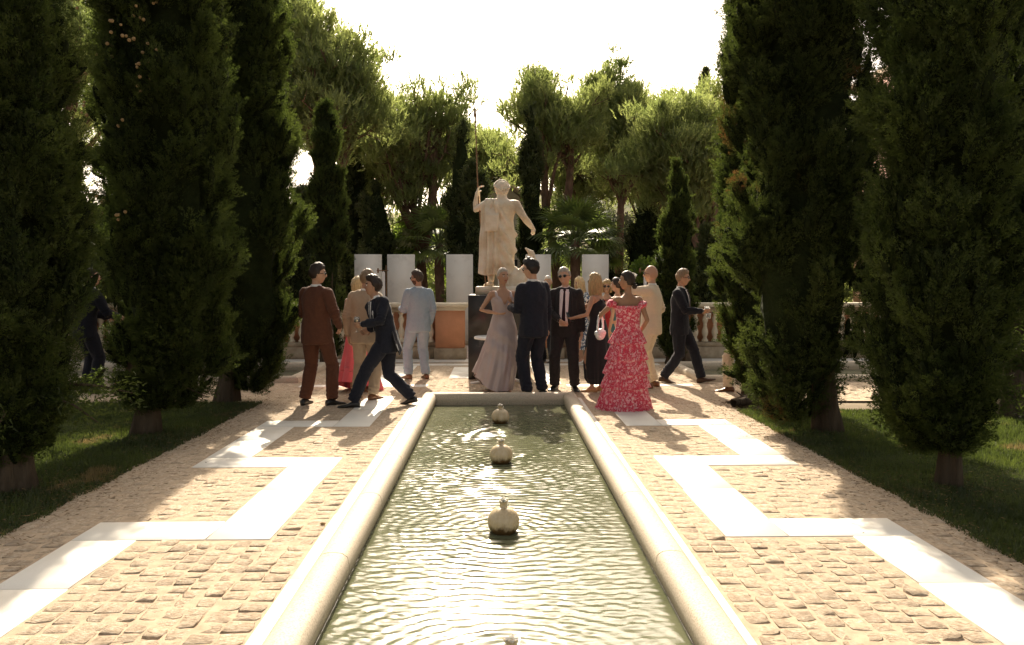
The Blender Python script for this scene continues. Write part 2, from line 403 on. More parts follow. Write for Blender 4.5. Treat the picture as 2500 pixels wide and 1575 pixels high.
cob = [cobble_mesh(k) for k in range(14)]
cobm = [np_mesh('cobblestone', v, F=f, mats=[M['stone']]) for v, f in cob]
stones = []
def fill(x0, x1, y0, y1, cw=.102):
    n = int((x1-x0)/cw); cw = (x1-x0)/n
    for i in range(n):
        xa = x0+i*cw; y = y0+rng.uniform(0, .1)
        while y < y1:
            ln = rng.uniform(.09, .15)
            if not blocked(xa+.012, xa+cw-.012, y, y+ln-.01):
                stones.append((xa+cw/2+rng.normal(0, .002), y+ln/2, (cw-rng.uniform(.002, .014)), ln-rng.uniform(.0, .016)))
            y += ln
for a, b in ((-3.1, -2.63), (-2.21, -1.81), (-2.63, -2.21), (-1.81, -1.39), (-1.39, -1.12), (1.16, 1.41), (1.41, 1.83), (1.83, 2.21), (2.21, 2.63), (2.63, 2.97)):
    fill(a, b, 3.0, 10.45)
fill(-3.2, 3.2, 10.45, 15.5); fill(3.2, 8, 10.6, 12.4); fill(-8, -3.2, 10.6, 12.4)
stones.sort(key=lambda s_: s_[1]*1.0+abs(s_[0])*.1)
stones = [s_ for s_ in stones if abs(s_[0]-.02) < .66*s_[1]+.3]
Vs = []; Fs = []; nV = 0
for i, (x, y, sx_, sy_) in enumerate(stones):
    k = int(rng.integers(14)); fl = 1 if rng.random() < .5 else -1
    zs = rng.uniform(.46, .70)
    if rng.random() < .13: zs *= 1.6
    if i < 300:
        o = add_obj('cobblestone', cobm[k], paving, (x, y, .0)); o.scale = (sx_, sy_, zs)
        if fl < 0: o.rotation_euler = (0, 0, math.pi)
    else:
        v, f = cob[k]; v = v*np.array([sx_*fl, sy_*fl, zs])+np.array([x, y, .0]); Vs.append(v); Fs += [[q+nV for q in ff] for ff in f]; nV += len(v)
o = add_obj('cobblestones', np_mesh('cobblestones', np.concatenate(Vs), F=Fs, mats=[M['stone']]), paving); o['kind'] = 'stuff'

# ---- pools: coping stones, basin, water
def coping_profile():
    # (u outward from water edge, z)
    P = [(0.0, -.20), (0.0, -.02), (-.012, .0)]
    for k in range(7):
        a = math.pi*k/6; P.append((.077-.090*math.copysign(abs(math.cos(a))**.8, math.cos(a)), .035+.073*math.sin(a)**.7))
    P += [(.165, .0), (.165, -.05)]
    return P
prof = coping_profile()
def coping_piece(name, p0, p1, out, parent, m0=0, m1=0, h=1.0):
    """straight stone from p0 to p1 (water edge line), 'out' unit vector outward; m0/m1 mitre factors"""
    p0 = np.array(p0); p1 = np.array(p1); d = p1-p0; ln = np.linalg.norm(d); d = d/ln; out = np.array(out); n = 6
    rows = []
    for j in range(n+1):
        row = []
        for (u, z) in prof:
            a = -m0*u; b = ln+m1*u; s_ = a+.0045+(b-a-.009)*j/n
            q = p0+d*s_+out*u; row.append((q[0], q[1], z*h))
        rows.append(row)
    P = np.array(rows); mb = MB(); mb.grid(P, close_u=True, flip=(np.cross(d, out) > 0))
    k = len(prof); fl = np.cross(d, out) > 0
    mb.add(P[0], [list(range(k)) if fl else list(range(k))[::-1]]); mb.add(P[-1], [list(range(k))[::-1] if fl else list(range(k))])
    me = mb.mesh('coping_stone', [M['coping']])
    me.polygons.foreach_set('use_smooth', [True]*(len(me.polygons)-2)+[False]*2)
    return add_obj('coping_stone', me, parent)
def pool(label, x0, x1, y0, y1, step=1.22):
    t = empty('fountain_pool', ((x0+x1)/2, (y0+y1)/2, 0), 0, label, 'pool')
    t.location = (0, 0, 0)
    ny = max(1, round((y1-y0)/step)); nx = max(1, round((x1-x0)/1.6))
    for i in range(ny):
        a = y0+(y1-y0)*i/ny; b = y0+(y1-y0)*(i+1)/ny
        coping_piece('c', (x0, a), (x0, b), (-1, 0), t, 1 if i == 0 else 0, 1 if i == ny-1 else 0)
        coping_piece('c', (x1, a), (x1, b), (1, 0), t, 1 if i == 0 else 0, 1 if i == ny-1 else 0)
    for i in range(nx):
        a = x0+(x1-x0)*i/nx; b = x0+(x1-x0)*(i+1)/nx
        coping_piece('c', (a, y0), (b, y0), (0, -1), t, 1 if i == 0 else 0, 1 if i == nx-1 else 0)
        coping_piece('c', (a, y1), (b, y1), (0, 1), t, 1 if i == 0 else 0, 1 if i == nx-1 else 0)
    mb = MB().box(x0-.02, x1+.02, y0-.02, y1+.02, -.35, -.12); mb.build('basin', M['coping'], t)
    return t
pool('long sandstone edged pool with a line of round fountain balls', PX0, PX1, PY0, PY1)
pool('side pool with rounded sandstone edge on the left behind the cypresses', *SP[0])
pool('side pool with rounded sandstone edge on the right by the balustrade', *SP[1])
POMS = [(.035, 9.2), (.035, 7.17), (.04, 5.17), (.055, 3.14), (.05, 1.1)]
def water_sheet(name, x0, x1, y0, y1, z, dx, dy, rings=True):
    nx = int((x1-x0)/dx); ny = int((y1-y0)/dy)
    X, Y = np.meshgrid(np.linspace(x0, x1, nx+1), np.linspace(y0, y1, ny+1)); P = np.stack([X.ravel(), Y.ravel(), np.zeros(X.size)], 1)
    Z = .0017*vnoise(P, (6, 16, 1), 3)+.0014*vnoise(P, (12, 32, 1), 5)+.0012*vnoise(P, (17, 42, 1), 6)+.0008*vnoise(P, (28, 58, 1), 7)
    Z += .0007*np.sin(P[:, 1]*84+6*vnoise(P, (2.2, 1.5, 1), 9)+P[:, 0]*5)
    if rings:
        for (cx, cy) in POMS:
            d = np.hypot(P[:, 0]-cx, P[:, 1]-cy); Z += .0026*np.sin(d*78-1.0+1.5*vnoise(P, (3, 3, 1), 14))*np.exp(-np.abs(d-.1)*1.3)
            Z += .0035*np.exp(-d*4.0)*vnoise(P, (45, 45, 1), 12)
    Z *= .75+.55*vnoise(P, (1.3, 1.1, 1), 21)*1.0+.15
    Z += .0005*vnoise(P, (60, 85, 1), 23)
    P[:, 2] = z+Z
    i = np.arange(ny)[:, None]*(nx+1)+np.arange(nx)[None, :]; i = i.ravel()
    F = np.stack([i, i+1, i+nx+2, i+nx+1], 1)
    return tag(add_obj(name, np_mesh(name, P, F=F, mats=[M['water']], smooth=True)), kind='structure')
water_sheet('water', PX0-.004, PX1+.004, 2.9, PY1+.004, -.05, .016, .0078)
for wx in (PX0+.003, PX1-.003):
    yy = np.arange(3.2, PY1, .03); wob = .0016*vnoise(np.c_[yy, yy*0, yy*0], 22, 31)
    MB().tube([(wx, y_, -.047+w_) for y_, w_ in zip(yy, wob)], [.0035+abs(w_)*1.2 for w_ in wob], 6).build('waterline', M['water_edge'], bpy.data.objects['water'], True)
water_sheet('water', PX0-.004, PX1+.004, PY0, 2.9, -.05, .05, .03)
for sp in SP: water_sheet('water', sp[0], sp[1], sp[2], sp[3], -.04, .06, .03, False)

# ---- pomegranate fountain balls
names = ['farthest of the round pomegranate fountain balls, beside the far pool edge', 'second farthest cream pomegranate fountain ball with glinting water round it', 'largest fully visible cream pomegranate fountain ball in the pool', 'nearest pomegranate fountain ball, only its crown showing at the bottom edge']
pr = []
for k in range(15):
    a = math.pi*(k/14); r = .105*math.sin(a)**.85 if 0 < k < 14 else .0; pr.append((max(r, .012), .068-.098*math.cos(a)))
pome = MB().lathe(pr, 28).mesh('ball', [M['glaze']], True)
crn = MB()
seg = 24; rows = []
for j, (r, z) in enumerate(((.030, .158), (.022, .175), (.024, .190), (.030, .206), (.024, .206), (.016, .19), (.012, .175))):
    rows.append([(r*math.cos(2*math.pi*k/seg)*(1+.12*(j in (3, 4))*math.cos(6*2*math.pi*k/seg)), r*math.sin(2*math.pi*k/seg), z+(.008*math.cos(6*2*math.pi*k/seg) if j in (3, 4) else 0)) for k in range(seg)])
crn.grid(np.array(rows), close_u=True); crown_me = crn.mesh('crown', [M['glaze']], True)
def bubble_mesh(seed):
    mb = MB(); r = np.random.default_rng(seed)
    for _ in range(34):
        a = r.uniform(0, 6.28); q = .026*math.sqrt(r.random()); mb.ball((q*math.cos(a), q*math.sin(a), .200+.034*r.random()*(1-q/.03)), r.uniform(.004, .011), 7, 5)
    for _ in range(26):
        a = r.uniform(0, 6.28); z = r.uniform(.12, .2); q = .03+(.2-z)*.6; mb.ball((q*math.cos(a), q*math.sin(a), z), (.003, .003, .007), 6, 4)
    return mb.mesh('water_bubbles', [M['foam']], True)
for i, (x, y) in enumerate(POMS[:4]):
    t = empty('fountain_ball', (x, y, -.05), i*1.1, names[i], 'fountain', 'pomegranate fountain balls in the long pool')
    add_obj('ball', pome, t); add_obj('crown', crown_me, t); add_obj('water_bubbles', bubble_mesh(i), t)['kind'] = 'stuff'

# ---- lawns
def lawn(name, x0, x1, y0, y1, edge_side):
    nx, ny = 40, 60; X, Y = np.meshgrid(np.linspace(x0, x1, nx), np.linspace(y0, y1, ny)); P = np.stack([X.ravel(), Y.ravel(), X.ravel()*0], 1)
    P[:, 2] = .002+.02*np.abs(vnoise(P, .9, 2)); i = (np.arange(ny-1)[:, None]*nx+np.arange(nx-1)[None, :]).ravel(); F = np.stack([i, i+1, i+nx+1, i+nx], 1)
    return tag(add_obj(name, np_mesh(name, P, F=F, mats=[M['turf']], smooth=True)), kind='structure')
lawn('lawn', -9.3, LG, -1, 10.45, 1); lawn('lawn', RG, 9.2, -1, 9.7, -1)
def blades(name, regions, n):
    Ps = []
    for (x0, x1, y0, y1, k) in regions:
        q = rng.random((int(n*k), 2)); y = y0+(y1-y0)*q[:, 1]**1.25; x = x0+(x1-x0)*q[:, 0]
        Ps.append(np.stack([x, y], 1))
    P = np.concatenate(Ps); P3 = np.c_[P, np.zeros(len(P))]
    ok = np.abs(P[:, 0]) < .70*P[:, 1]+.6
    # ragged edge
    e = .035*vnoise(P3, (1, 7, 1), 4)
    ok &= (P[:, 0] < LG+e+.03) | (P[:, 0] > RG+e-.03)
    P = P[ok]; n = len(P); h = rng.uniform(.015, .042, n)*(1+.3*vnoise(np.c_[P, np.zeros(n)], 2, 8)); a = rng.uniform(0, 6.28, n); l = rng.normal(0, .014, (n, 2)); wd = rng.uniform(.002, .0045, n)*(1+P[:, 1]*.06)
    dx, dy = np.cos(a)*wd, np.sin(a)*wd; z0 = np.full(n, .0)
    V = np.stack([np.stack([P[:, 0]-dx, P[:, 1]-dy, z0], 1), np.stack([P[:, 0]+dx, P[:, 1]+dy, z0], 1), np.stack([P[:, 0]+l[:, 0], P[:, 1]+l[:, 1], h+.012], 1)], 1).reshape(-1, 3)
    return tag(add_obj(name, np_mesh(name, V, T=np.arange(3*n).reshape(-1, 3), mats=[M['grass']])), 'short lawn grass under the rows of cypresses', 'grass', kind='stuff')
blades('grass', [(LG-2.6, LG+.05, 3.6, 10.45, 1.0), (RG-.05, RG+2.6, 3.6, 9.7, 1.0), (RG+2.6, RG+5, 5, 9.7, .5), (LG-5, LG-2.6, 6, 10.45, .5)], 100000)

# ---- balustrades
bal_prof = [(.07, 0), (.07, .045), (.045, .05), (.05, .07), (.036, .09), (.042, .11), (.062, .16), (.068, .20), (.060, .25), (.042, .30), (.036, .33), (.042, .345), (.042, .36), (.036, .375), (.050, .41), (.062, .45), (.058, .49), (.040, .53), (.034, .555), (.045, .57), (.045, .585), (.062, .592), (.062, .62)]
bal_me = MB().lathe(bal_prof, 14).mesh('baluster', [M['cream']], True)
def balustrade(x0, x1, label):
    t = empty('balustrade', ((x0+x1)/2, 16.4, 0), 0, label, 'balustrade'); Y = 16.4; t.location = (0, 0, 0)
    n = round((x1-x0)/1.25)
    for i in range(n):
        a = x0+(x1-x0)*i/n; b = x0+(x1-x0)*(i+1)/n
        MB().box(a+.002, b-.002, Y-.2, Y+.2, -.02, .25, .01).build('plinth_stone', M['trav'], t)
        MB().box(a+.002, b-.002, Y-.17, Y+.17, .251, .34, .008).build('ledge_stone', M['trav'], t)
        mb = MB().box(a+.001, b-.001, Y-.12, Y+.12, .96, 1.03, 0).box(a+.001, b-.001, Y-.15, Y+.15, 1.031, 1.065, 0)
        mb.build('frieze', M['trav'], t)
        MB().box(a+.001, b-.001, Y-.19, Y+.19, 1.066, 1.15, .012).build('cap_stone', M['cream'], t)
    MB().box(x0, x1, Y+.10, Y+.16, .341, .959).build('infill_wall', M['terra'], t)
    k = int((x1-x0)/.2)
    for i in range(k):
        add_obj('baluster', bal_me, t, (x0+(i+.5)*(x1-x0)/k, Y-.02, .3405))
    return t
balustrade(-9.0, -1.26, 'travertine balustrade with terracotta infill left of the black block')
balustrade(1.34, 9.5, 'travertine balustrade with terracotta infill right of the black block')
def pillar(x, label):
    t = empty('pillar', (x, 16.35, 0), 0, label, 'pillar', 'terracotta balustrade pillars'); h = .29
    MB().box(-h-.03, h+.03, -.3, .3, -.02, .24, .01).build('base', M['trav'], t)
    MB().box(-h, h, -.27, .27, .241, 1.0, .0).build('shaft', M['terra'], t)
    mb = MB().box(-h-.02, h+.02, -.29, .29, 1.001, 1.04).box(-h-.04, h+.04, -.31, .31, 1.041, 1.07)
    mb.build('neck_moulding', M['cream'], t)
    MB().box(-h-.07, h+.07, -.34, .34, 1.071, 1.15, .015).build('cap', M['cream'], t)
pillar(-.96, 'terracotta pillar with cream cap left of the black block'); pillar(1.04, 'terracotta pillar right of the block behind the men in dark suits')
plane('terrace_step', -9, 9.5, 15.55, 16.19, .012, M['slab'])

# ---- marble panels
ppos = [(-3.22, .66), (-2.4, .67), (-.94, .66), (1.03, .62), (2.46, .65), (4.3, .62), (5.0, .5)]
plab = ['white marble panel leftmost, partly behind the narrow cypress', 'white marble panel behind the man in the light blue suit', 'white marble panel left of the statue', 'white marble panel right of the statue', 'white marble panel above the woman with long blonde hair', 'white marble panel behind the bald man, half hidden', 'rightmost white marble panel behind the small cypress']
for (x, wd), lb in zip(ppos, plab):
    t = empty('marble_panel', (x, 20, 0), rng.normal(0, .01), lb, 'panel', 'white marble panels standing behind the balustrade')
    MB().box(-wd/2, wd/2, -.09, .09, .1, 2.26, .004).build('panel', M['white_marble'], t)
    MB().box(-wd/2-.05, wd/2+.05, -.16, .16, -.02, .099).build('base', M['trav'], t)
for x, lb in ((-2.56, 'slim white post with a bracket left of a marble panel'), (3.35, 'slim white post with fittings behind the women at right')):
    t = empty('post', (x, 18, 0), 0, lb, 'post')
    MB().tube([(0, 0, -.02), (0, 0, 1.78)], .035, 10).build('pole', M['white_paint'], t)
    mb = MB().tube([(-.14, 0, 1.83), (.1, 0, 1.83)], .012, 6); mb.tube([(.06, 0, .9), (.06, 0, 1.95)], .01, 6); mb.tube([(-.12, 0, 1.79), (-.12, 0, 1.87)], .02, 6)
    mb.build('bracket', M['bronze'], t)

# ---- black block, statue base, table
t = empty('black_block', (.03, 13.36, 0), 0, 'tall black marble block carrying the statue', 'pedestal')
MB().box(-.50, .50, -.5, .5, -.02, .68, .006).build('lower_stone', M['black'], t)
MB().box(-.50, .50, -.5, .5, .683, 1.37, .006).build('upper_stone', M['black'], t)
t = empty('round_table', (.03, 12.35, 0), 0, 'round white table with curved feet in front of the black block', 'table')
MB().lathe([(.37, .70), (.39, .705), (.39, .735), (.38, .74)], 40).build('table_top', M['white_paint'], t, True)
MB().lathe([(.03, .05), (.028, .3), (.045, .42), (.03, .5), (.028, .70)], 16).build('column', M['white_paint'], t, True)
for k in range(4):
    a = R(8+90*k); pts = []
    for q in np.linspace(0, 1, 9): r = .02+.42*q; z = .20*(1-q)**2.0+.018; pts.append((r*math.cos(a), r*math.sin(a), z))
    MB().tube(pts, [.024]*6+[.022, .020, .02], 10).build('leg', M['white_paint'], t, True)

# ---- pavilion
t = empty('pavilion', (.17, 27, 0), 0, 'small cream pavilion with tiled gable roof behind the statue', 'building')
MB().box(-.8, .8, -.6, 2, -.02, 4.15, 0).build('wall', M['wall_cream'], t)
MB().add([(-.8, -.6, 4.15), (.8, -.6, 4.15), (0, -.6, 4.85), (-.8, 2, 4.15), (.8, 2, 4.15), (0, 2, 4.85)], [(0, 1, 2), (5, 4, 3), (0, 3, 4, 1)]).build('gable', M['wall_cream'], t)
f = MB().box(-.62, -.26, -.63, -.601, 1.5, 2.2).build('window', M['trav'], t); MB().box(-.57, -.31, -.645, -.631, 1.56, 2.14).build('pane', M['dark_glass'], f)
MB().box(.0, .5, -.62, -.601, -.0, 2.3).build('door', M['black'], t)
tl = MB()
pts = []
for k in range(7):
    a = math.pi*k/6; pts.append((.05*math.cos(a), .04*math.sin(a)))
P = np.array([[(x, y, z) for x, z in pts] for y in (0, .30)]); tile_me = None
mb = MB(); mb.grid(P); mb.grid(P-np.array([0, 0, .012]), flip=True); tile_me = mb.mesh('roof_tile', [M['tile']], True)
for sd_ in (-1, 1):
    base = MB().add([(0, -.85, 4.93), (sd_*1.12, -.85, 4.02), (sd_*1.12, 2.2, 4.02), (0, 2.2, 4.93), (0, -.85, 4.88), (sd_*1.12, -.85, 3.97), (sd_*1.12, 2.2, 3.97), (0, 2.2, 4.88)], [(0, 1, 2, 3), (7, 6, 5, 4), (0, 4, 5, 1), (1, 5, 6, 2), (2, 6, 7, 3), (3, 7, 4, 0)]).build('roof', M['trav'], t)
    an = math.atan2(.91, 1.12)
    for i in range(12):
        for j in range(5):
            o = add_obj('roof_tile', tile_me, base); o.location = (sd_*(.02+j*.27), -.86+i*.14*1.0, 4.93-j*.27*.8125+.012)
            o.rotation_euler = (0, an if sd_ > 0 else -an, 0); o.rotation_euler = (Matrix.Rotation(an*sd_, 3, 'Y') @ Matrix.Rotation(R(-90*sd_), 3, 'Z')).to_euler()

# ---- pink building far right
t = empty('pink_building', (0, 0, 0), 0, 'pink rendered building far right behind the cypresses', 'building')
MB().box(15.3, 26, 24, 34, -.02, 9.6).build('wall', M['pink'], t)
MB().box(15.0, 26.3, 23.7, 34.3, 9.601, 9.9).build('roof', M['tile'], t)
for zz in (1.2, 4.3, 7.2):
    for xx in (16.6, 19.4):
        f = MB().box(xx-.6, xx+.6, 23.95, 23.999, zz, zz+1.5).build('window', M['cream'], t); MB().box(xx-.5, xx+.5, 23.94, 23.949, zz+.1, zz+1.4).build('pane', M['dark_glass'], f)
for (x0, x1, y0, y1, h, lb) in ((6.2, 14, 13.2, 13.7, .16, 'low pale step crossing the sunlit side terrace'), (7.2, 15, 15.0, 15.5, .3, 'upper pale step of the side terrace at far right')):
    tag(MB().box(x0+3, x1, y0, y1, -.02, h, .01).build('stone_step', M['slab']), lb, 'step')

# ---- hill
nx, ny = 90, 40; X, Y = np.meshgrid(np.linspace(-260, 260, nx), np.linspace(85, 460, ny)); P = np.stack([X.ravel(), Y.ravel(), X.ravel()*0], 1)
hgt = 15*np.clip((Y.ravel()-85)/40, 0, 1)**.8*np.exp(-((X.ravel()-25)/90)**2)+3
P[:, 2] = hgt*(1+.12*vnoise(P, .05, 3))+.8*vnoise(P, .3, 5)-3
i = (np.arange(ny-1)[:, None]*nx+np.arange(nx-1)[None, :]).ravel(); F = np.stack([i, i+1, i+nx+1, i+nx], 1)
tag(add_obj('hill', np_mesh('hill', P, F=F, mats=[M['hill']], smooth=True)), kind='structure')
# ================================================================ TREES
def unit(v): return v/np.maximum(np.linalg.norm(v, axis=-1, keepdims=True), 1e-9)
def tri_leaves(base, d, ln, wd, rg, fat=False):
    """one pointed triangle per leaf: base points, directions, lengths, widths"""
    n = len(base); r = unit(rg.normal(size=(n, 3))); s = unit(np.cross(d, r)); ln = np.broadcast_to(ln, (n,))[:, None]; wd = np.broadcast_to(wd, (n,))[:, None]
    if fat:
        A = base; B = base+d*ln*.55+s*wd; Cc = base+d*ln; D = base+d*ln*.55-s*wd
        V = np.stack([A, B, Cc, D], 1).reshape(-1, 3); q = np.arange(4*n).reshape(-1, 4); return V, np.concatenate([q[:, [0, 1, 2]], q[:, [0, 2, 3]]])
    V = np.stack([base-s*wd, base+s*wd, base+d*ln], 1).reshape(-1, 3)
    return V, np.arange(3*n).reshape(-1, 3)

def plume_mesh(leafm, seed, n, leaf, lw, Lp=.42, Wp=.075):
    rg = np.random.default_rng(seed); tt = rg.random(n)**.85; ang = rg.uniform(0, 6.28, n)
    # sub-sprays give the plume its knobbly outline
    k = 9; sa = rg.uniform(0, 6.28, k); st = np.linspace(.02, .72, k); ch = rg.integers(0, k+3, n)
    rr = Wp*np.sin(np.clip(tt*.9+.1, 0, 1)*math.pi)**.65*rg.uniform(.6, 1.0, n)
    base = np.stack([rr*np.cos(ang), rr*np.sin(ang), tt*Lp], 1)
    sub = ch < k; ci = np.clip(ch, 0, k-1); q = rg.random(n)**.7; ln = Lp*.36*q; sr = .026*np.sin(np.clip(q*.85+.15, 0, 1)*math.pi)**.6
    sax = unit(np.stack([np.cos(sa)*.75, np.sin(sa)*.75, np.ones(k)], 1))[ci]; so = np.stack([np.cos(sa)*Wp*.6, np.sin(sa)*Wp*.6, st*Lp], 1)[ci]
    rv = unit(rg.normal(size=(n, 3))); sb = so+sax*ln[:, None]+rv*sr[:, None]
    base = np.where(sub[:, None], sb, base); rad = unit(np.where(sub[:, None], rv, np.stack([np.cos(ang), np.sin(ang), 0*ang], 1)))
    axs = np.where(sub[:, None], sax, np.array([[0, 0, 1.0]])); d = unit(rad*.7+axs*rg.uniform(.5, 1.5, (n, 1))+rg.normal(0, .3, (n, 3)))
    V, T = tri_leaves(base, d, rg.uniform(.6, 1.3, n)*leaf, lw*rg.uniform(.7, 1.3, n), rg)
    body = MB().ball((0, 0, Lp*.42), (Wp*.5, Wp*.5, Lp*.36), 7, 5); BV = np.concatenate(body.V); BF = [[i+len(V) for i in f] for f in body.F]  # solid dark core added inside each plume to block light
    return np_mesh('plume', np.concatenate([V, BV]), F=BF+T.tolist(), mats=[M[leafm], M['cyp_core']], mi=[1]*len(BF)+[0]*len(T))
PLUME_SPECS = [[(s_, 680, .028, .0046) for s_ in range(4)], [(s_+9, 330, .040, .0075) for s_ in range(3)], [(s_+19, 130, .07, .014) for s_ in range(3)]]
PLUMES = {}
def plume_set(lod, leafm):
    if (lod, leafm) not in PLUMES: PLUMES[(lod, leafm)] = [bpy.data.objects.new('plume_%d_%s' % (lod, leafm), plume_mesh(leafm, *sp)) for sp in PLUME_SPECS[lod]]
    return PLUMES[(lod, leafm)]
def scatter(name, pts, ax, S, spin, sources, material, parent, rg):
    """one crown object: a cloud of points that carries foliage sprays by geometry nodes"""
    n = len(pts); me = bpy.data.meshes.new(name); me.vertices.add(n); me.vertices.foreach_set('co', np.asarray(pts, dtype=np.float32).ravel())
    rot = np.empty((n, 3), dtype=np.float32)
    for i in range(n):
        q = Vector(ax[i]).to_track_quat('Z', 'Y') @ Matrix.Rotation(float(spin[i]), 3, 'Z').to_quaternion(); rot[i] = q.to_euler()
    at = me.attributes.new('rot', 'FLOAT_VECTOR', 'POINT'); at.data.foreach_set('vector', rot.ravel())
    at = me.attributes.new('size', 'FLOAT', 'POINT'); at.data.foreach_set('value', np.asarray(S, dtype=np.float32))
    at = me.attributes.new('pick', 'INT', 'POINT'); at.data.foreach_set('value', rg.integers(0, len(sources), n).astype(np.int32))
    me.materials.append(material); o = add_obj(name, me, parent)
    key = 'foliage_'+sources[0].name+material.name
    ng = bpy.data.node_groups.get(key)
    if ng is None:
        ng = bpy.data.node_groups.new(key, 'GeometryNodeTree')
        ng.interface.new_socket('Geometry', in_out='INPUT', socket_type='NodeSocketGeometry'); ng.interface.new_socket('Geometry', in_out='OUTPUT', socket_type='NodeSocketGeometry')
        N = ng.nodes; L = ng.links; gi = N.new('NodeGroupInput'); go = N.new('NodeGroupOutput')
        m2p = N.new('GeometryNodeMeshToPoints'); L.new(gi.outputs[0], m2p.inputs[0]); iop = N.new('GeometryNodeInstanceOnPoints'); L.new(m2p.outputs[0], iop.inputs['Points'])
        g2i = N.new('GeometryNodeGeometryToInstance')
        for so in sources:
            oi = N.new('GeometryNodeObjectInfo'); oi.inputs['Object'].default_value = so; L.new(oi.outputs['Geometry'], g2i.inputs[0])
        def attr(nm, ty):
            a_ = N.new('GeometryNodeInputNamedAttribute'); a_.data_type = ty; a_.inputs['Name'].default_value = nm; return a_.outputs['Attribute']
        L.new(g2i.outputs[0], iop.inputs['Instance']); iop.inputs['Pick Instance'].default_value = True
        L.new(attr('pick', 'INT'), iop.inputs['Instance Index'])
        e2r = N.new('FunctionNodeEulerToRotation'); L.new(attr('rot', 'FLOAT_VECTOR'), e2r.inputs[0]); L.new(e2r.outputs[0], iop.inputs['Rotation']); L.new(attr('size', 'FLOAT'), iop.inputs['Scale'])
        L.new(iop.outputs[0], go.inputs[0])
    md = o.modifiers.new('foliage', 'NODES'); md.node_group = ng
    return o

def trunk_mesh(pts, rad, seg=14, seed=0, flute=.12):
    pts = np.array(pts, dtype=float); n = len(pts); rg = np.random.default_rng(seed); ph = rg.uniform(0, 6.28, 3); rows = []
    for i in range(n):
        row = []
        for k in range(seg):
            a = 2*math.pi*k/seg; r = rad[i]*(1+flute*math.sin(3*a+ph[0]+i*.3)+flute*.6*math.sin(5*a+ph[1]-i*.2)); row.append(pts[i]+np.array([r*math.cos(a), r*math.sin(a), 0]))
        rows.append(row)
    return np.array(rows)

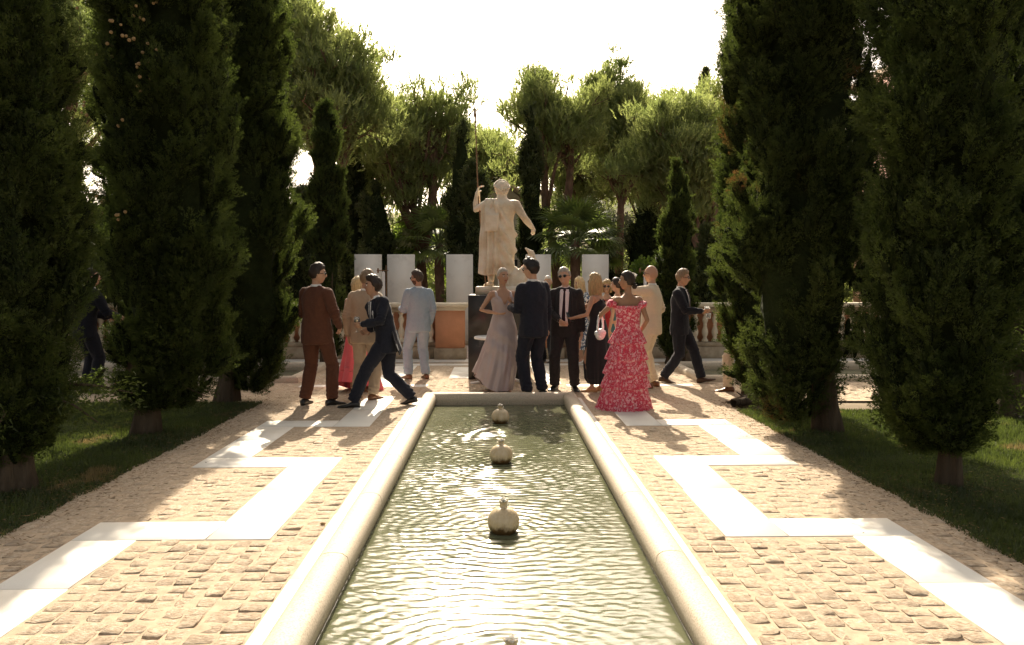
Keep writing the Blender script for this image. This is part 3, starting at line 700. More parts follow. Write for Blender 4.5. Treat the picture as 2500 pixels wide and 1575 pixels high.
def cypress(x, y, H, Rm, seed, label, group=None, z0=.55, plumes=800, leaf=.05, lw=.008, leafm='cyp', trunk_r=.13, taper=.75, tips=1, brown=True, cones=0, visible=None, pl=1.0, wild=.5, name='cypress_tree', lean=(0, 0), core=.66, bottom_open=.5, lod=0, off=(0, 0)):
    rg = np.random.default_rng(seed); t = empty(name, (x, y, 0), 0, label, 'tree', group)
    # trunk
    hs = np.linspace(-.1, z0+H*.35, 9); rad = trunk_r*(1+.45*np.exp(-(hs+.1)*7))*(1-.35*hs/(z0+H*.4)); wob = rg.normal(0, .02, (9, 2)).cumsum(0)*.5
    P = trunk_mesh([(off[0]*max(hs[i], 0)/(z0+H*.35)+wob[i, 0]*(hs[i] > .1), wob[i, 1]*(hs[i] > .1), hs[i]) for i in range(9)], rad, 48, seed, .16)
    q = P.reshape(-1, 3); q[:, :2] *= (1+.10*vnoise(np.c_[np.tile(np.cos(np.arange(48)/48*6.283), 9), np.tile(np.sin(np.arange(48)/48*6.283), 9), q[:, 2]*.5], 6.5, seed))[:, None]; P = q.reshape(P.shape)
    MB().grid(P, close_u=True).build('trunk', M['bark'], t, True)
    ph = rg.uniform(0, 6.28, 6)
    def prof(u):    # u 0..1 of crown height
        lo = np.clip(u/.20, 0, 1)**.62*.74+.26
        return Rm*lo*(1-np.clip((u-.25)/.75, 0, 1)**2.2*taper)*np.where(u > .93, np.sqrt(np.clip((1-u)/.07, 0.02, 1)), 1)
    def lob(th, u): return .97+.10*np.sin(3*th+ph[0]+u*5)+.08*np.sin(5*th+ph[1]-u*13)+.10*np.sin(7*th+ph[2]+u*26)+.07*np.sin(2*th+u*37+ph[3])+.05*np.sin(11*th-u*55+ph[4])
    # inner branch mass: solid core, coloured dark for shaded gaps, added to block light
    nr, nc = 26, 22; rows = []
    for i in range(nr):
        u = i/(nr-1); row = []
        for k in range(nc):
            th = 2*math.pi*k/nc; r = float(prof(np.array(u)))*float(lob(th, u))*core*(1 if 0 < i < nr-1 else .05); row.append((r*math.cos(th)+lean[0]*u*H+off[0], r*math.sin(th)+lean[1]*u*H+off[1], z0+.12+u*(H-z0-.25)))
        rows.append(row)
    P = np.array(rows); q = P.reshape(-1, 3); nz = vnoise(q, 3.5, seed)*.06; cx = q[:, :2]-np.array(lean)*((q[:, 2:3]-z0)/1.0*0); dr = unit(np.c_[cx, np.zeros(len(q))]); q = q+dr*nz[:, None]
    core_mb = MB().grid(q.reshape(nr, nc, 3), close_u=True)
    core_me = core_mb.mesh('dark_core', [M['cyp_core']], True); add_obj('dark_core', core_me, t)
    # plumes
    nc_ = max(12, int(plumes/11)); cu = rg.random(nc_)**.95; ct = rg.uniform(0, 2*math.pi, nc_); cr_ = rg.uniform(.86, 1.10, nc_); cl_ = rg.normal(0, .35, nc_)
    n = plumes; k_ = rg.integers(0, nc_, n); rad_c = prof(cu)[k_]
    dth = rg.normal(0, 1, n)*.075*pl/np.maximum(rad_c, .12); dz = rg.normal(0, 1, n)*.13*pl
    u = np.clip(cu[k_]+dz/(H-z0), 0, 1); th = ct[k_]+dth; q2 = (dth*rad_c/.10/pl)**2*.5+(dz/.22/pl)**2*.5
    r = prof(u)*lob(th, u)*cr_[k_]*(1-.20*np.minimum(q2, 1.6))*rg.uniform(.96, 1.02, n)
    S = rg.uniform(.5, 1.0, n)*pl
    er = np.stack([np.cos(th), np.sin(th), 0*th], 1)
    c = er*r[:, None]; c[:, 2] = z0+u*(H-z0-.15)-.12*S; c[:, 0] += lean[0]*u*H; c[:, 1] += lean[1]*u*H
    out = rg.uniform(.05, .5, n)*(1+1.2*(u < .07)); ax = unit(np.stack([0*u, 0*u, 1+0*u], 1)+er*out[:, None]+rg.normal(0, wild*.2, (n, 3))+(rg.normal(0, .22, (nc_, 3)))[k_]+np.stack([-np.sin(th), np.cos(th), 0*th], 1)*(dth*rad_c*3.0/pl)[:, None])
    scatter('crown', c+np.array([off[0], off[1], 0]), ax, S, rg.uniform(0, 6.28, n), plume_set(lod, leafm), M[leafm], t, rg)['kind'] = 'stuff'
    if cones:
        cm = MB()
        for _ in range(cones):
            uu = rg.uniform(.25, .8); tq = rg.uniform(-2.4, -.7) if x < 0 else rg.uniform(-2.4, -.7); rq = float(prof(np.array(uu)))*float(lob(tq, uu))*1.05
            cc = np.array([rq*math.cos(tq), rq*math.sin(tq), z0+uu*(H-z0)])
            for _ in range(4): cm.ball(cc+rg.normal(0, .05, 3), rg.uniform(.013, .02), 7, 5)
        cm.build('cones', M['cone'], t, True)
    return t

LODP = 0
rowg = 'cypresses lining the paved walk'
def stray(t, seed, pts, n=260, m='cyp', s=.07, leaf=.05, lw=.008):
    """loose low sprays hanging off a crown, on thin twigs, joined as a part"""
    rg = np.random.default_rng(seed); mb = MB(); B = []; D = []
    for (p0, p1) in pts:
        p0 = np.array(p0, float); p1 = np.array(p1, float); mid = (p0+p1)/2+rg.normal(0, .04, 3); mb.tube([p0, mid, p1], [.012, .009, .004], 6)
        k = rg.random((n, 1)); q = p0*(1-k)+p1*k; q = q+rg.normal(0, s, (n, 3))*(.3+k); B.append(q); D.append(unit((p1-p0)/np.linalg.norm(p1-p0)*.7+rg.normal(0, .6, (n, 3))))
    B = np.concatenate(B); D = np.concatenate(D); V, T = tri_leaves(B, D, leaf, lw, rg)
    mb.build('twig', M['bark'], t, True); add_obj('spray', np_mesh('spray', V, T=T, mats=[M[m]]), t)

t = cypress(-3.72, 6.13, 6.5, .43, 11, 'tall dark cypress at the left edge, nearest in the left row', rowg, z0=.28, plumes=2300, trunk_r=.115, off=(-.04, 0))
stray(t, 1, [((.3, -.1, .75), (.75, -.2, .55)), ((.1, -.3, .7), (.2, -.6, .5)), ((.4, .1, .8), (.85, .15, .72))], 300)
t = cypress(-3.70, 8.35, 7.6, .60, 12, 'tall cypress second in the left row, studded with pale cones', rowg, z0=.34, plumes=2500, trunk_r=.105, cones=34, off=(.26, 0), lean=(.016, 0))
stray(t, 2, [((-.3, -.2, .7), (-.6, -.2, .4)), ((.3, -.1, .65), (.7, -.1, .40))], 300)
cypress(-3.60, 10.55, 7.6, .58, 13, 'tall cypress farthest in the left row, beside the man in the brown suit', rowg, z0=.22, plumes=2000, trunk_r=.12, off=(.30, 0))
t = cypress(3.55, 6.12, 6.9, .47, 14, 'tall cypress nearest in the right row with bare pale trunk foot', rowg, z0=.36, plumes=2400, trunk_r=.072, off=(-.08, 0))
stray(t, 3, [((.4, -.1, .95), (.85, -.1, 1.0)), ((.3, .0, .8), (.75, .1, .62)), ((.4, .1, 1.1), (.8, .2, 1.12))], 420)
cypress(3.52, 8.33, 8.4, .69, 15, 'broad cypress second in the right row with rusty brown patches', rowg, z0=.22, plumes=2700, trunk_r=.11, off=(-.36, 0), leafm='cyp_rust')
cypress(3.46, 10.8, 7.6, .37, 16, 'slimmer cypress farthest in the right row above the fallen log', rowg, z0=.28, plumes=1500, trunk_r=.085, off=(.02, 0))
cypress(-5.70, 12.6, 8.6, .42, 17, 'dark cypress seen in the gap between the first two on the left', None, z0=.3, plumes=900, lod=1)
cypress(6.05, 9.2, 8.0, .34, 18, 'slim sunlit cypress cut by the right edge of the photo', None, z0=1.35, plumes=800, lod=1)
cypress(-3.25, 15.3, 5.0, .31, 19, 'narrow mid-size cypress in front of the left balustrade', None, z0=.15, plumes=900, lod=1, taper=.55, pl=.7)
cypress(3.40, 15.3, 3.95, .30, 20, 'small pointed cypress with split tip behind the man in the navy suit', None, z0=.1, plumes=700, lod=1, taper=.92, pl=.65)
cypress(3.62, 15.35, 3.75, .13, 21, 'second thin tip leaning on the small pointed cypress at right', None, z0=1.4, plumes=220, lod=1, taper=.9, pl=.55)
far = [(-.98, 22, 6.0, .34, 'slim dark cypress just left of the statue spear'), (-.58, 21.3, 4.7, .36, 'shorter dark cypress left of the statue'), (.98, 23, 6.7, .30, 'slim dark cypress just right of the statue'),
       (-3.6, 24, 4.5, .55, 'dark cypress behind the leftmost marble panels'), (-4.5, 25, 5.4, .6, 'dark cypress behind the left balustrade, farther one'), (4.44, 24, 4.0, .55, 'dark cypress behind the bald man'),
       (5.2, 19.5, 2.9, .45, 'low dark cypress between the small cypress and the right row'), (-4.7, 19.5, 3.8, .5, 'low dark cypress behind the brown suited man'), (10.3, 40, 12.2, .65, 'distant cypress tip rising over the right pines'), (9.3, 46, 11.9, .45, 'thin distant cypress tip over the right pines'), (5.9, 23, 4.6, .55, 'dark cypress deep behind the right row'), (3.3, 25.5, 3.4, .5, 'low dark cypress behind the women at right')]
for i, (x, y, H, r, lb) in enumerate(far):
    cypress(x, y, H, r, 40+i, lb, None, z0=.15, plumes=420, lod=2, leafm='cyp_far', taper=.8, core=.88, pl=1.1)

# ---- pines
def limb(mb, p, d, ln, r0, rg, curve=.25, n=5, seg=7):
    pts = [p]; q = p.copy(); dd = d.copy()
    for i in range(n):
        dd = unit(dd+np.array([0, 0, curve/n])+rg.normal(0, .10, 3)); q = q+dd*ln/n; pts.append(q.copy())
    mb.tube(pts, list(np.linspace(r0, r0*.3, n+1)), seg, round_ends=False); return pts
def pine(x, y, label, trunks, crown, seed, limbs=22, clumps=7, tufts=25, need=7, cr=.5, base_r=.16, leafm='pine', group='umbrella pines behind the balustrade', nl=.17, nw=.011, updir=.9):
    """trunks: list of polylines (local); crown: (cx, cy, cz, rx, ry, rz) ellipsoid that clump ends aim for"""
    rg = np.random.default_rng(seed); t = empty('pine_tree', (x, y, 0), 0, label, 'tree', group)
    mb = MB()
    for tr in trunks:
        rad = np.linspace(base_r, base_r*.35, len(tr)); mb.tube(tr, list(rad), 10, round_ends=False)
    mb.build('trunk', M['pine_bark'], t, True)
    c = np.array(crown[:3]); rr = np.array(crown[3:]); lm = MB(); cl = []
    for i in range(limbs):
        tr = np.array(trunks[i % len(trunks)]); k = rg.uniform(.45, 1.0)*(len(tr)-1); a = int(min(k, len(tr)-2)); p = tr[a]*(1-(k-a))+tr[a+1]*(k-a)
        v = unit(rg.normal(size=3)); v[2] = abs(v[2])*1.0-.25*(rg.random() < .45); e = c+rr*unit(v)*rg.uniform(.45, 1.13)
        if e[2] < p[2]-.3: p = tr[0]*0+tr[min(a, len(tr)-2)]
        d = e-p; ln = np.linalg.norm(d); pts = limb(lm, p, unit(d-np.array([0, 0, .25])), ln*.98, .045+.012*ln*.6, rg, .35, 5, 6)
        cl.append(pts[-1])
        for j in range(clumps-1):
            kk = rg.uniform(1.6, 4.9); a = int(kk); p2 = pts[a]*(1-(kk-a))+pts[min(a+1, 5)]*(kk-a); d2 = unit(unit(p2-c)+rg.normal(0, .8, 3)+np.array([0, 0, .5])); l2 = rg.uniform(.4, 1.0)*cr*1.7
            q = limb(lm, p2, d2, l2, .02, rg, .3, 3, 4); cl.append(q[-1])
    lm.build('limbs', M['pine_bark'], t, True)
    cl = np.array(cl); n = len(cl)
    # tufts: each clump a handful of upright candles of needles
    tp = cl[:, None, :]+rg.normal(0, 1, (n, tufts, 3))*np.array([cr*.36, cr*.36, cr*.28]); tp = tp.reshape(-1, 3)
    td = unit((tp-np.repeat(cl, tufts, 0))*np.array([1, 1, .5])/cr+np.array([0, 0, updir*1.3])+rg.normal(0, .3, tp.shape))
    m = need; tt = rg.random((len(tp), m)); base = tp[:, None, :]+td[:, None, :]*(tt*.22)[..., None]; dd = unit(td[:, None, :]*1.0+rg.normal(0, .38, (len(tp), m, 3)))
    V, T = tri_leaves(base.reshape(-1, 3), dd.reshape(-1, 3), rg.uniform(.6, 1.2, len(tp)*m)*nl, nw, rg)
    add_obj('crown', np_mesh('crown', V, T=T, mats=[M[leafm]]), t)
    return t
pine(-5.2, 22, 'large pine rising highest at left behind the left cypress row', [[(0, 0, -.05), (.2, 0, 2.5), (.3, 0, 5), (.1, 0, 7)], [(.2, 0, 3), (1.0, 0, 4.8), (1.5, .2, 6.2)]], (.25, 0, 6.4, 1.8, 1.8, 2.1), 61, limbs=44, clumps=8, tufts=28, need=8, nw=.015, cr=.40)
pine(-6.5, 23, 'tallest pine of the left background, rising out of the frame', [[(0, 0, -.05), (.1, 0, 3), (.2, 0, 6), (.1, 0, 9.5)]], (.2, 0, 8.2, 1.35, 1.5, 2.8), 60, limbs=38, clumps=8, tufts=28, need=8, nw=.015, cr=.40)
pine(-4.2, 27, 'broad pine filling the left background below the tallest one', [[(0, 0, -.05), (-.1, 0, 2.5), (.3, 0, 5), (.3, 0, 6.6)]], (.3, 0, 5.6, 1.9, 1.6, 2.0), 62, limbs=44, clumps=7, tufts=25, need=8, nw=.017)
pine(-2.3, 25, 'pine with forked trunk left of the statue', [[(0, 0, -.05), (-.05, 0, 1.6), (-.1, 0, 2.6), (-.35, 0, 4.2), (-.6, 0, 5.8)], [(-.1, 0, 2.5), (.25, 0, 3.6), (.35, 0, 5.2), (.5, 0, 6.9)]], (0, 0, 5.9, 1.6, 1.5, 2.15), 63, limbs=38, clumps=8, tufts=25, need=8, cr=.40, nw=.014, base_r=.2)
pine(1.95, 25, 'twin-stemmed pine right of the statue', [[(0, 0, -.05), (-.1, 0, 2.2), (-.45, 0, 4), (-.5, .1, 6), (-.7, 0, 7.2)], [(-.08, 0, 2), (.25, 0, 3.8), (.35, 0, 5.4), (.3, 0, 7.0)]], (-.25, 0, 6.2, 1.75, 1.5, 1.95), 64, limbs=36, clumps=8, tufts=25, need=8, cr=.40, nw=.014, base_r=.18)
pine(.6, 32, 'pine with long bare boughs spreading behind the statue head', [[(0, 0, -.05), (-.2, 0, 3), (-.9, 0, 5), (-1.6, 0, 6.3)]], (-.7, 0, 5.7, 2.0, 1.4, 1.8), 65, limbs=36, clumps=7, tufts=25, need=8, nw=.016)
pine(4.1, 27, 'tall straight pine behind the woman in the pink dress', [[(0, 0, -.05), (.05, 0, 3), (.1, 0, 5.5), (.15, 0, 7.8)]], (.15, 0, 6.3, 1.5, 1.4, 2.3), 66, limbs=40, clumps=8, tufts=25, need=8, cr=.40, nw=.015)
pine(5.95, 22, 'dense rounded pine on a leaning trunk at right', [[(0, 0, -.05), (-.12, 0, 1.8), (-.7, 0, 3.3), (-.9, 0, 4.8)], [(-.2, 0, 2.0), (.05, 0, 3.6), (.0, 0, 5)]], (-.85, 0, 4.75, 1.55, 1.5, 1.8), 67, limbs=60, clumps=8, tufts=38, need=8, cr=.36, nw=.014)
pine(-.9, 31, 'pine filling the dip left of the statue spear', [[(0, 0, -.05), (.1, 0, 3), (.2, 0, 5.6)]], (.1, 0, 5.4, 1.5, 1.3, 1.9), 71, limbs=34, clumps=8, tufts=25, need=8, nw=.016)
pine(3.1, 32, 'pine between the twin stemmed and the straight pine', [[(0, 0, -.05), (.1, 0, 3), (.0, 0, 6.8)]], (.0, 0, 6.0, 1.7, 1.4, 2.5), 72, limbs=44, clumps=8, tufts=25, need=8, nw=.017)
pine(6.2, 32, 'tall pine behind the leaning pine', [[(0, 0, -.05), (.1, 0, 3), (.0, 0, 7.4)]], (.0, 0, 6.2, 2.0, 1.5, 2.7), 73, limbs=44, clumps=8, tufts=25, need=8, nw=.017)
pine(8.2, 30, 'pine behind the right cypress row', [[(0, 0, -.05), (0, 0, 4), (.2, 0, 7)]], (.0, 0, 6.4, 2.6, 2, 2.2), 68, limbs=40, clumps=7, tufts=25, need=7, nw=.018)
pine(-11.3, 20, 'loose pine glimpsed in the gap at far left', [[(0, 0, -.05), (.3, 0, 4), (.6, 0, 8.5)]], (.8, 0, 6.5, 2.4, 2, 3.3), 69, limbs=34, clumps=7, tufts=40, need=7, nw=.015)
pine(-8.3, 27, 'pine behind the left cypress row', [[(0, 0, -.05), (0, 0, 4), (.2, 0, 7)]], (.0, 0, 6.0, 2.6, 2, 2.8), 70, limbs=40, clumps=7, tufts=25, need=7, nw=.018)

# ---- fan palms
def frond_mesh(seed):
    rg = np.random.default_rng(seed); mb = MB(); n = 20
    for i in range(n):
        a = R(-115+230*i/(n-1)); ln = .62*(1-.18*abs(a)/2)*rg.uniform(.9, 1.05); d = np.array([math.cos(a), math.sin(a), 0]); s = np.array([-d[1], d[0], 0])
        p = [np.zeros(3), d*ln*.5+np.array([0, 0, .02]), d*ln*.8-np.array([0, 0, .03]), d*ln-np.array([0, 0, .14])]
        w_ = [.008, .028, .018, .001]; V = []
        for q, ww in zip(p, w_): V += [q-s*ww, q+np.array([0, 0, .006]), q+s*ww]
        mb.add(V, [(0, 1, 4, 3), (1, 2, 5, 4), (3, 4, 7, 6), (4, 5, 8, 7), (6, 7, 10, 9), (7, 8, 11, 10)])
    mb.tube([(-.7, 0, -.06), (-.35, 0, .0), (0, 0, 0)], [.016, .012, .01], 5, round_ends=False)
    return mb.mesh('frond', [M['palm']])
frm = [frond_mesh(i) for i in range(3)]
def palm(x, y, h, label, seed, n=34, sc=1.0):
    rg = np.random.default_rng(seed); t = empty('fan_palm', (x, y, 0), 0, label, 'palm', 'fan palms behind the marble panels')
    MB().grid(trunk_mesh([(0, 0, -.1), (.03, 0, h*.3), (0, 0, h*.7), (0, 0, h)], [.16, .13, .15, .10], 12, seed, .06), close_u=True).build('trunk', M['pine_bark'], t, True)
    for i in range(n):
        az = i*2.4+rg.uniform(-.3, .3); el = R(78-115*(i/n)+rg.uniform(-8, 8)); L0_ = .7*sc
        o = add_obj('frond', frm[i % 3], t); o.scale = (sc,)*3
        rotm = Matrix.Rotation(az, 3, 'Z') @ Matrix.Rotation(-el, 3, 'Y') @ Matrix.Rotation(rg.uniform(-.3, .3), 3, 'X'); o.rotation_euler = rotm.to_euler()
        o.location = Vector((0, 0, h)) + rotm @ Vector((L0_, 0, 0))
palm(-1.75, 24.2, 2.75, 'fan palm left of the statue under the forked pine', 1, 36, 1.15)
palm(2.2, 22.6, 2.75, 'fan palm right of the statue, nearer one', 2, 36, 1.1)
palm(3.0, 24.6, 2.6, 'fan palm right of the statue, shadier one', 3, 30, 1.05)
palm(-2.9, 27.5, 2.6, 'fan palm farther left, half hidden by the forked pine', 4, 28, 1.1)

# ---- shrubs and broad-leaved trees
def shrub(x, y, blobs, label, leafm, seed, n=5200, leaf=.09, lw=.035, name='shrub', cat='shrub', trunk=None, up=.3):
    rg = np.random.default_rng(seed); t = empty(name, (x, y, 0), 0, label, cat)
    B = []; D = []
    for (bx, by, bz, rx, ry, rz) in blobs:
        k = int(n/len(blobs)); v = unit(rg.normal(size=(k, 3))); rad = rg.random((k, 1))**.45
        sub = unit(rg.normal(size=(26, 3)))*.72; ch = rg.integers(0, 26, k); q = sub[ch]*np.array([rx, ry, rz])+v*rad*np.array([rx, ry, rz])*.36
        B.append(q+np.array([bx, by, bz])); D.append(unit(v+np.array([0, 0, up])+rg.normal(0, .5, (k, 3))))
    V, T = tri_leaves(np.concatenate(B), np.concatenate(D), leaf, lw, rg, True); add_obj('crown', np_mesh('crown', V, T=T, mats=[M[leafm]]), t)
    mb = MB(); z = min(b[2] for b in blobs)
    for (bx, by, bz, rx, ry, rz) in blobs: mb.tube([(0, 0, -.05), (bx*.4, by*.4, bz*.5), (bx, by, bz)], [.06, .04, .015], 7, round_ends=False)
    mb.build('trunk', M['bark'], t, True); return t
shrub(-3.3, 26, [(0, 0, 2.0, 1.0, .8, 1.2), (.6, .2, 3.0, .7, .6, .8)], 'bright green backlit shrub behind the left panels', 'bright_leaf', 81, 7000, .12, .04)
shrub(-1.0, 28, [(0, 0, 2.2, 1.0, .8, 1.4), (.3, 0, 3.6, .9, .6, .8)], 'bright green backlit tree behind the left palm', 'bright_leaf', 82, 7000, .12, .04, 'broadleaf_tree', 'tree')
shrub(3.9, 29, [(0, 0, 2.3, .8, .7, .8), (.3, .2, 3.4, .9, .7, .8), (.2, 0, 1.2, .9, .7, .7)], 'silvery olive tree between the straight pine and a dark cypress', 'silver_leaf', 83, 9000, .10, .03, 'olive_tree', 'tree')
shrub(4.3, 20.6, [(0, 0, 1.7, .35, .3, .35), (-.5, .1, 1.9, .3, .3, .35)], 'small bright shrub peeping over the balustrade right of the women', 'bright_leaf', 84, 1500, .09, .04)
shrub(6.2, 26, [(0, 0, 2.0, .8, .6, 1.6), (.8, 0, 3.2, .8, .6, 1)], 'yellow green shrub behind the leaning pine', 'bright_leaf', 85, 6000, .11, .04)
shrub(6.6, 9.1, [(0, 0, .75, .42, .3, .32), (-.25, -.1, .95, .35, .3, .22), (.2, -.1, .45, .3, .3, .25), (.3, .2, 1.2, .4, .3, .3)], 'dark low juniper hanging at the right edge over the pale terrace', 'cyp', 86, 6000, .07, .014, 'juniper_bush', 'shrub')
shrub(15, 21, [(0, 0, 2.8, 2.2, 1, 2.2), (-2.2, 0, 2.3, 1.6, 1, 1.8)], 'green tree in front of the pink building', 'bright_leaf', 87, 9000, .16, .06, 'broadleaf_tree', 'tree')
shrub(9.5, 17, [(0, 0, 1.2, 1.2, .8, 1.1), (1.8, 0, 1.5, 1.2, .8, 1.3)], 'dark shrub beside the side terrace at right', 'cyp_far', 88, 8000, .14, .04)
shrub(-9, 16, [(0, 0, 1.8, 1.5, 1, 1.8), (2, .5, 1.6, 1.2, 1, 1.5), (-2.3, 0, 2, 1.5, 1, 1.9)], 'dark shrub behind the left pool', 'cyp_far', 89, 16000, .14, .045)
# far wood: one mass nobody could count
def wood(seed=5):
    rg = np.random.default_rng(seed); B = []; D = []
    for i in range(150):
        x = rg.uniform(-42, 46); y = rg.uniform(33, 44); h = rg.uniform(2.6, 4.6)+.05*abs(x); k = 420
        v = unit(rg.normal(size=(k, 3))); q = v*rg.random((k, 1))**.3*np.array([1.6, 1.2, h*.5])+np.array([x, y, h*.5]); B.append(q); D.append(unit(v+rg.normal(0, .5, (k, 3))+np.array([0, 0, .4])))
    V, T = tri_leaves(np.concatenate(B), np.concatenate(D), .34, .10, rg, True)
    tag(add_obj('wood', np_mesh('wood', V, T=T, mats=[M['pine']])), 'mass of dark trees and scrub closing the view behind the pines', 'wood', kind='stuff')
wood()
# fallen log at the lawn corner and pebbles
t = empty('log', (3.22, 10.1, 0), R(35), 'short dark fallen log at the far corner of the right lawn', 'log')
MB().grid(np.swapaxes(trunk_mesh([(0, 0, -.3), (0, 0, 0), (.02, 0, .2), (0, 0, .33)], [.05, .07, .08, .05], 12, 5, .2), 0, 0)[:, :, [2, 1, 0]]+np.array([0, 0, .06]), close_u=True).build('wood', M['bark'], t, True)
mb = MB(); mb.tube([(.1, 0, .1), (.22, .03, .22), (.28, .02, .27)], [.03, .02, .012], 7); mb.tube([(.0, 0, .08), (-.1, .1, .17)], [.02, .008], 6); mb.build('branch_stub', M['bark'], t, True)
for x, y, lb in ((-1.14, 5.15, 'small dry leaf lying by the left border strip'),):
    tag(MB().ball((x, y, .016), (.018, .012, .010), 8, 6).build('fallen_cone', M['cone'], smooth=True), 'small brown fallen cone beside the left pool border', 'cone')

# fallen needles and dry bits on the lawn edge and under the trees
rg = np.random.default_rng(77); B = []
for (tx, ty) in ((-3.72, 6.13), (-3.7, 8.35), (-3.6, 10.3), (3.55, 6.12), (3.52, 8.33), (3.46, 9.9)):
    q = rg.normal(0, .45, (900, 2))+np.array([tx-.2*np.sign(tx), ty-.1]); B.append(q)
for sx_ in (-1, 1):
    q = np.stack([rg.normal(0, .12, 1400)+(LG+.02 if sx_ < 0 else RG), rg.uniform(3.5, 10.3, 1400)], 1); B.append(q)
B = np.concatenate(B); n = len(B); base = np.c_[B, rg.uniform(.012, .03, n)]; dd = rg.normal(size=(n, 3)); dd[:, 2] *= .15; V, T = tri_leaves(base, unit(dd), rg.uniform(.015, .045, n), .0025, rg, True)
M['litter'] = mat('dry_litter', (.20, .13, .06), .9, .35, 9, coord='World')
tag(add_obj('leaf_litter', np_mesh('leaf_litter', V, T=T, mats=[M['litter']])), 'dry brown cypress litter scattered under the trees', 'leaf litter', kind='stuff')
# ================================================================ PEOPLE
_tmp = bpy.data.scenes.new('workbench')
def remesh(mb, voxel=.014, smooth=4, fac=.5):
    me = mb.mesh('tmp', []); o = bpy.data.objects.new('tmp', me); _tmp.collection.objects.link(o)
    r = o.modifiers.new('r', 'REMESH'); r.mode = 'VOXEL'; r.voxel_size = voxel; r.use_smooth_shade = True
    s_ = o.modifiers.new('s', 'SMOOTH'); s_.factor = fac; s_.iterations = smooth
    vl = _tmp.view_layers[0]; vl.update(); dg = vl.depsgraph; e = o.evaluated_get(dg); em = e.to_mesh()
    V = np.empty(len(em.vertices)*3, dtype=np.float32); em.vertices.foreach_get('co', V); V = V.reshape(-1, 3)
    Nn = np.empty(len(em.vertices)*3, dtype=np.float32); em.vertices.foreach_get('normal', Nn); Nn = Nn.reshape(-1, 3)
    lt = np.empty(len(em.polygons), dtype=np.int32); em.polygons.foreach_get('loop_total', lt)
    li = np.empty(len(em.loops), dtype=np.int32); em.loops.foreach_get('vertex_index', li)
    if (lt == 4).all(): F = li.reshape(-1, 4)
    else:
        st = np.concatenate([[0], np.cumsum(lt)[:-1]]); F = [li[a:a+b].tolist() for a, b in zip(st, lt)]
    e.to_mesh_clear(); bpy.data.objects.remove(o); bpy.data.meshes.remove(me)
    return V.astype(float), Nn.astype(float), F

def vec(*a): return np.array(a, dtype=float)
def norm(v): v = np.asarray(v, dtype=float); return v/(np.linalg.norm(v)+1e-9)
def rot(axis, ang): return np.array(Matrix.Rotation(ang, 3, Vector(axis)))

def ik(a, b, l1, l2, hint):
    """middle joint between a and b"""
    d = b-a; D = np.linalg.norm(d); D2 = min(D, (l1+l2)*.995); dn = d/(D+1e-9); b2 = a+dn*D2
    x = (l1*l1-l2*l2+D2*D2)/(2*D2); h = math.sqrt(max(l1*l1-x*x, 0)); hn = np.asarray(hint, float); hn = norm(hn-dn*np.dot(hn, dn))
    return a+dn*x+hn*h, b2

class Fig:
    """joint positions of a posed person, local axes: x right, y forward, z up (metres at height 1.8)"""
    def __init__(s, fem=False, feet=((-.10, 0), (.10, 0)), heel=(0, 0), toe=(8, -8), hip=(0, 0), hipz=None, lean=0, side=0, twist=0,
                 hands=((-.26, .05, .80), (.26, .05, .80)), elbow=((-.6, -.8, -.2), (.6, -.8, -.2)), head=(0, 0, 0), shoulder_lift=(0, 0), pn=(None, None), curl=(.45, .45), knee=((-.15, 1, 0), (.15, 1, 0))):
        s.fem = fem; s.P = vec(hip[0], hip[1], hipz if hipz else .93)
        s.lean, s.side = R(lean), R(side); s.tw = R(twist)
        s.up = norm(vec(math.sin(s.side), math.sin(s.lean), math.cos(s.lean)*math.cos(s.side)))
        s.sw = .158 if fem else .178
        s.nb = s.spine(.535)[0]; fr = s.spine(.47)
        s.sh = [fr[0]-fr[1]*s.sw+fr[3]*(-.01+shoulder_lift[0]), fr[0]+fr[1]*s.sw+fr[3]*(-.01+shoulder_lift[1])]
        s.el = []; s.wr = []
        for i in (0, 1):
            e, w_ = ik(s.sh[i], np.array(hands[i], float), .285, .255, elbow[i]); s.el.append(e); s.wr.append(w_)
        hw = .085; s.hipj = [s.P+vec(-hw, 0, -.02), s.P+vec(hw, 0, -.02)]
        s.kn = []; s.an = []; s.heel = heel; s.toe = toe
        for i in (0, 1):
            A = vec(feet[i][0], feet[i][1], .085+(feet[i][2] if len(feet[i]) > 2 else 0)+.10*math.sin(R(max(0, heel[i])))); k, an = ik(s.hipj[i], A, .435, .42, knee[i]); s.kn.append(k); s.an.append(an)
        s.curl = curl; s.pn = pn
        hy, hp, hr = [R(a) for a in head]
        s.headM = rot((0, 0, 1), -hy) @ rot((1, 0, 0), hp) @ rot((0, 1, 0), hr)
        s.neck_up = norm(s.up*.6+vec(0, .10, 1)*.5)
        s.hc = s.nb+s.neck_up*.062+s.headM @ vec(0, .024, .098)
    def spine(s, t):
        """centre, right, fwd, up at distance t above the hip line"""
        if t <= 0: c = s.P+vec(0, 0, t)
        elif t < .2: c = s.P+vec(0, 0, t)*(1-t/.4)+s.up*t*(t/.4)
        else: c = s.P+vec(0, 0, .1)+s.up*.1+s.up*(t-.2)
        k = min(max(t/.45, 0), 1); up = norm(vec(0, 0, 1)*(1-k)+s.up*k); a = -s.tw*k
        r = vec(math.cos(a), math.sin(a), 0); r = norm(r-up*np.dot(r, up)); f = np.cross(up, r)
        return c, r, f, up
def ell(fr, hw, hd, a, e=2.3, off=0, yoff=0):
    ca, sa = math.cos(a), math.sin(a); k = (abs(ca)**e+abs(sa)**e)**(-1/e)
    return fr[0]+fr[1]*(hw+off)*k*ca+fr[2]*((hd+off)*k*sa+yoff)
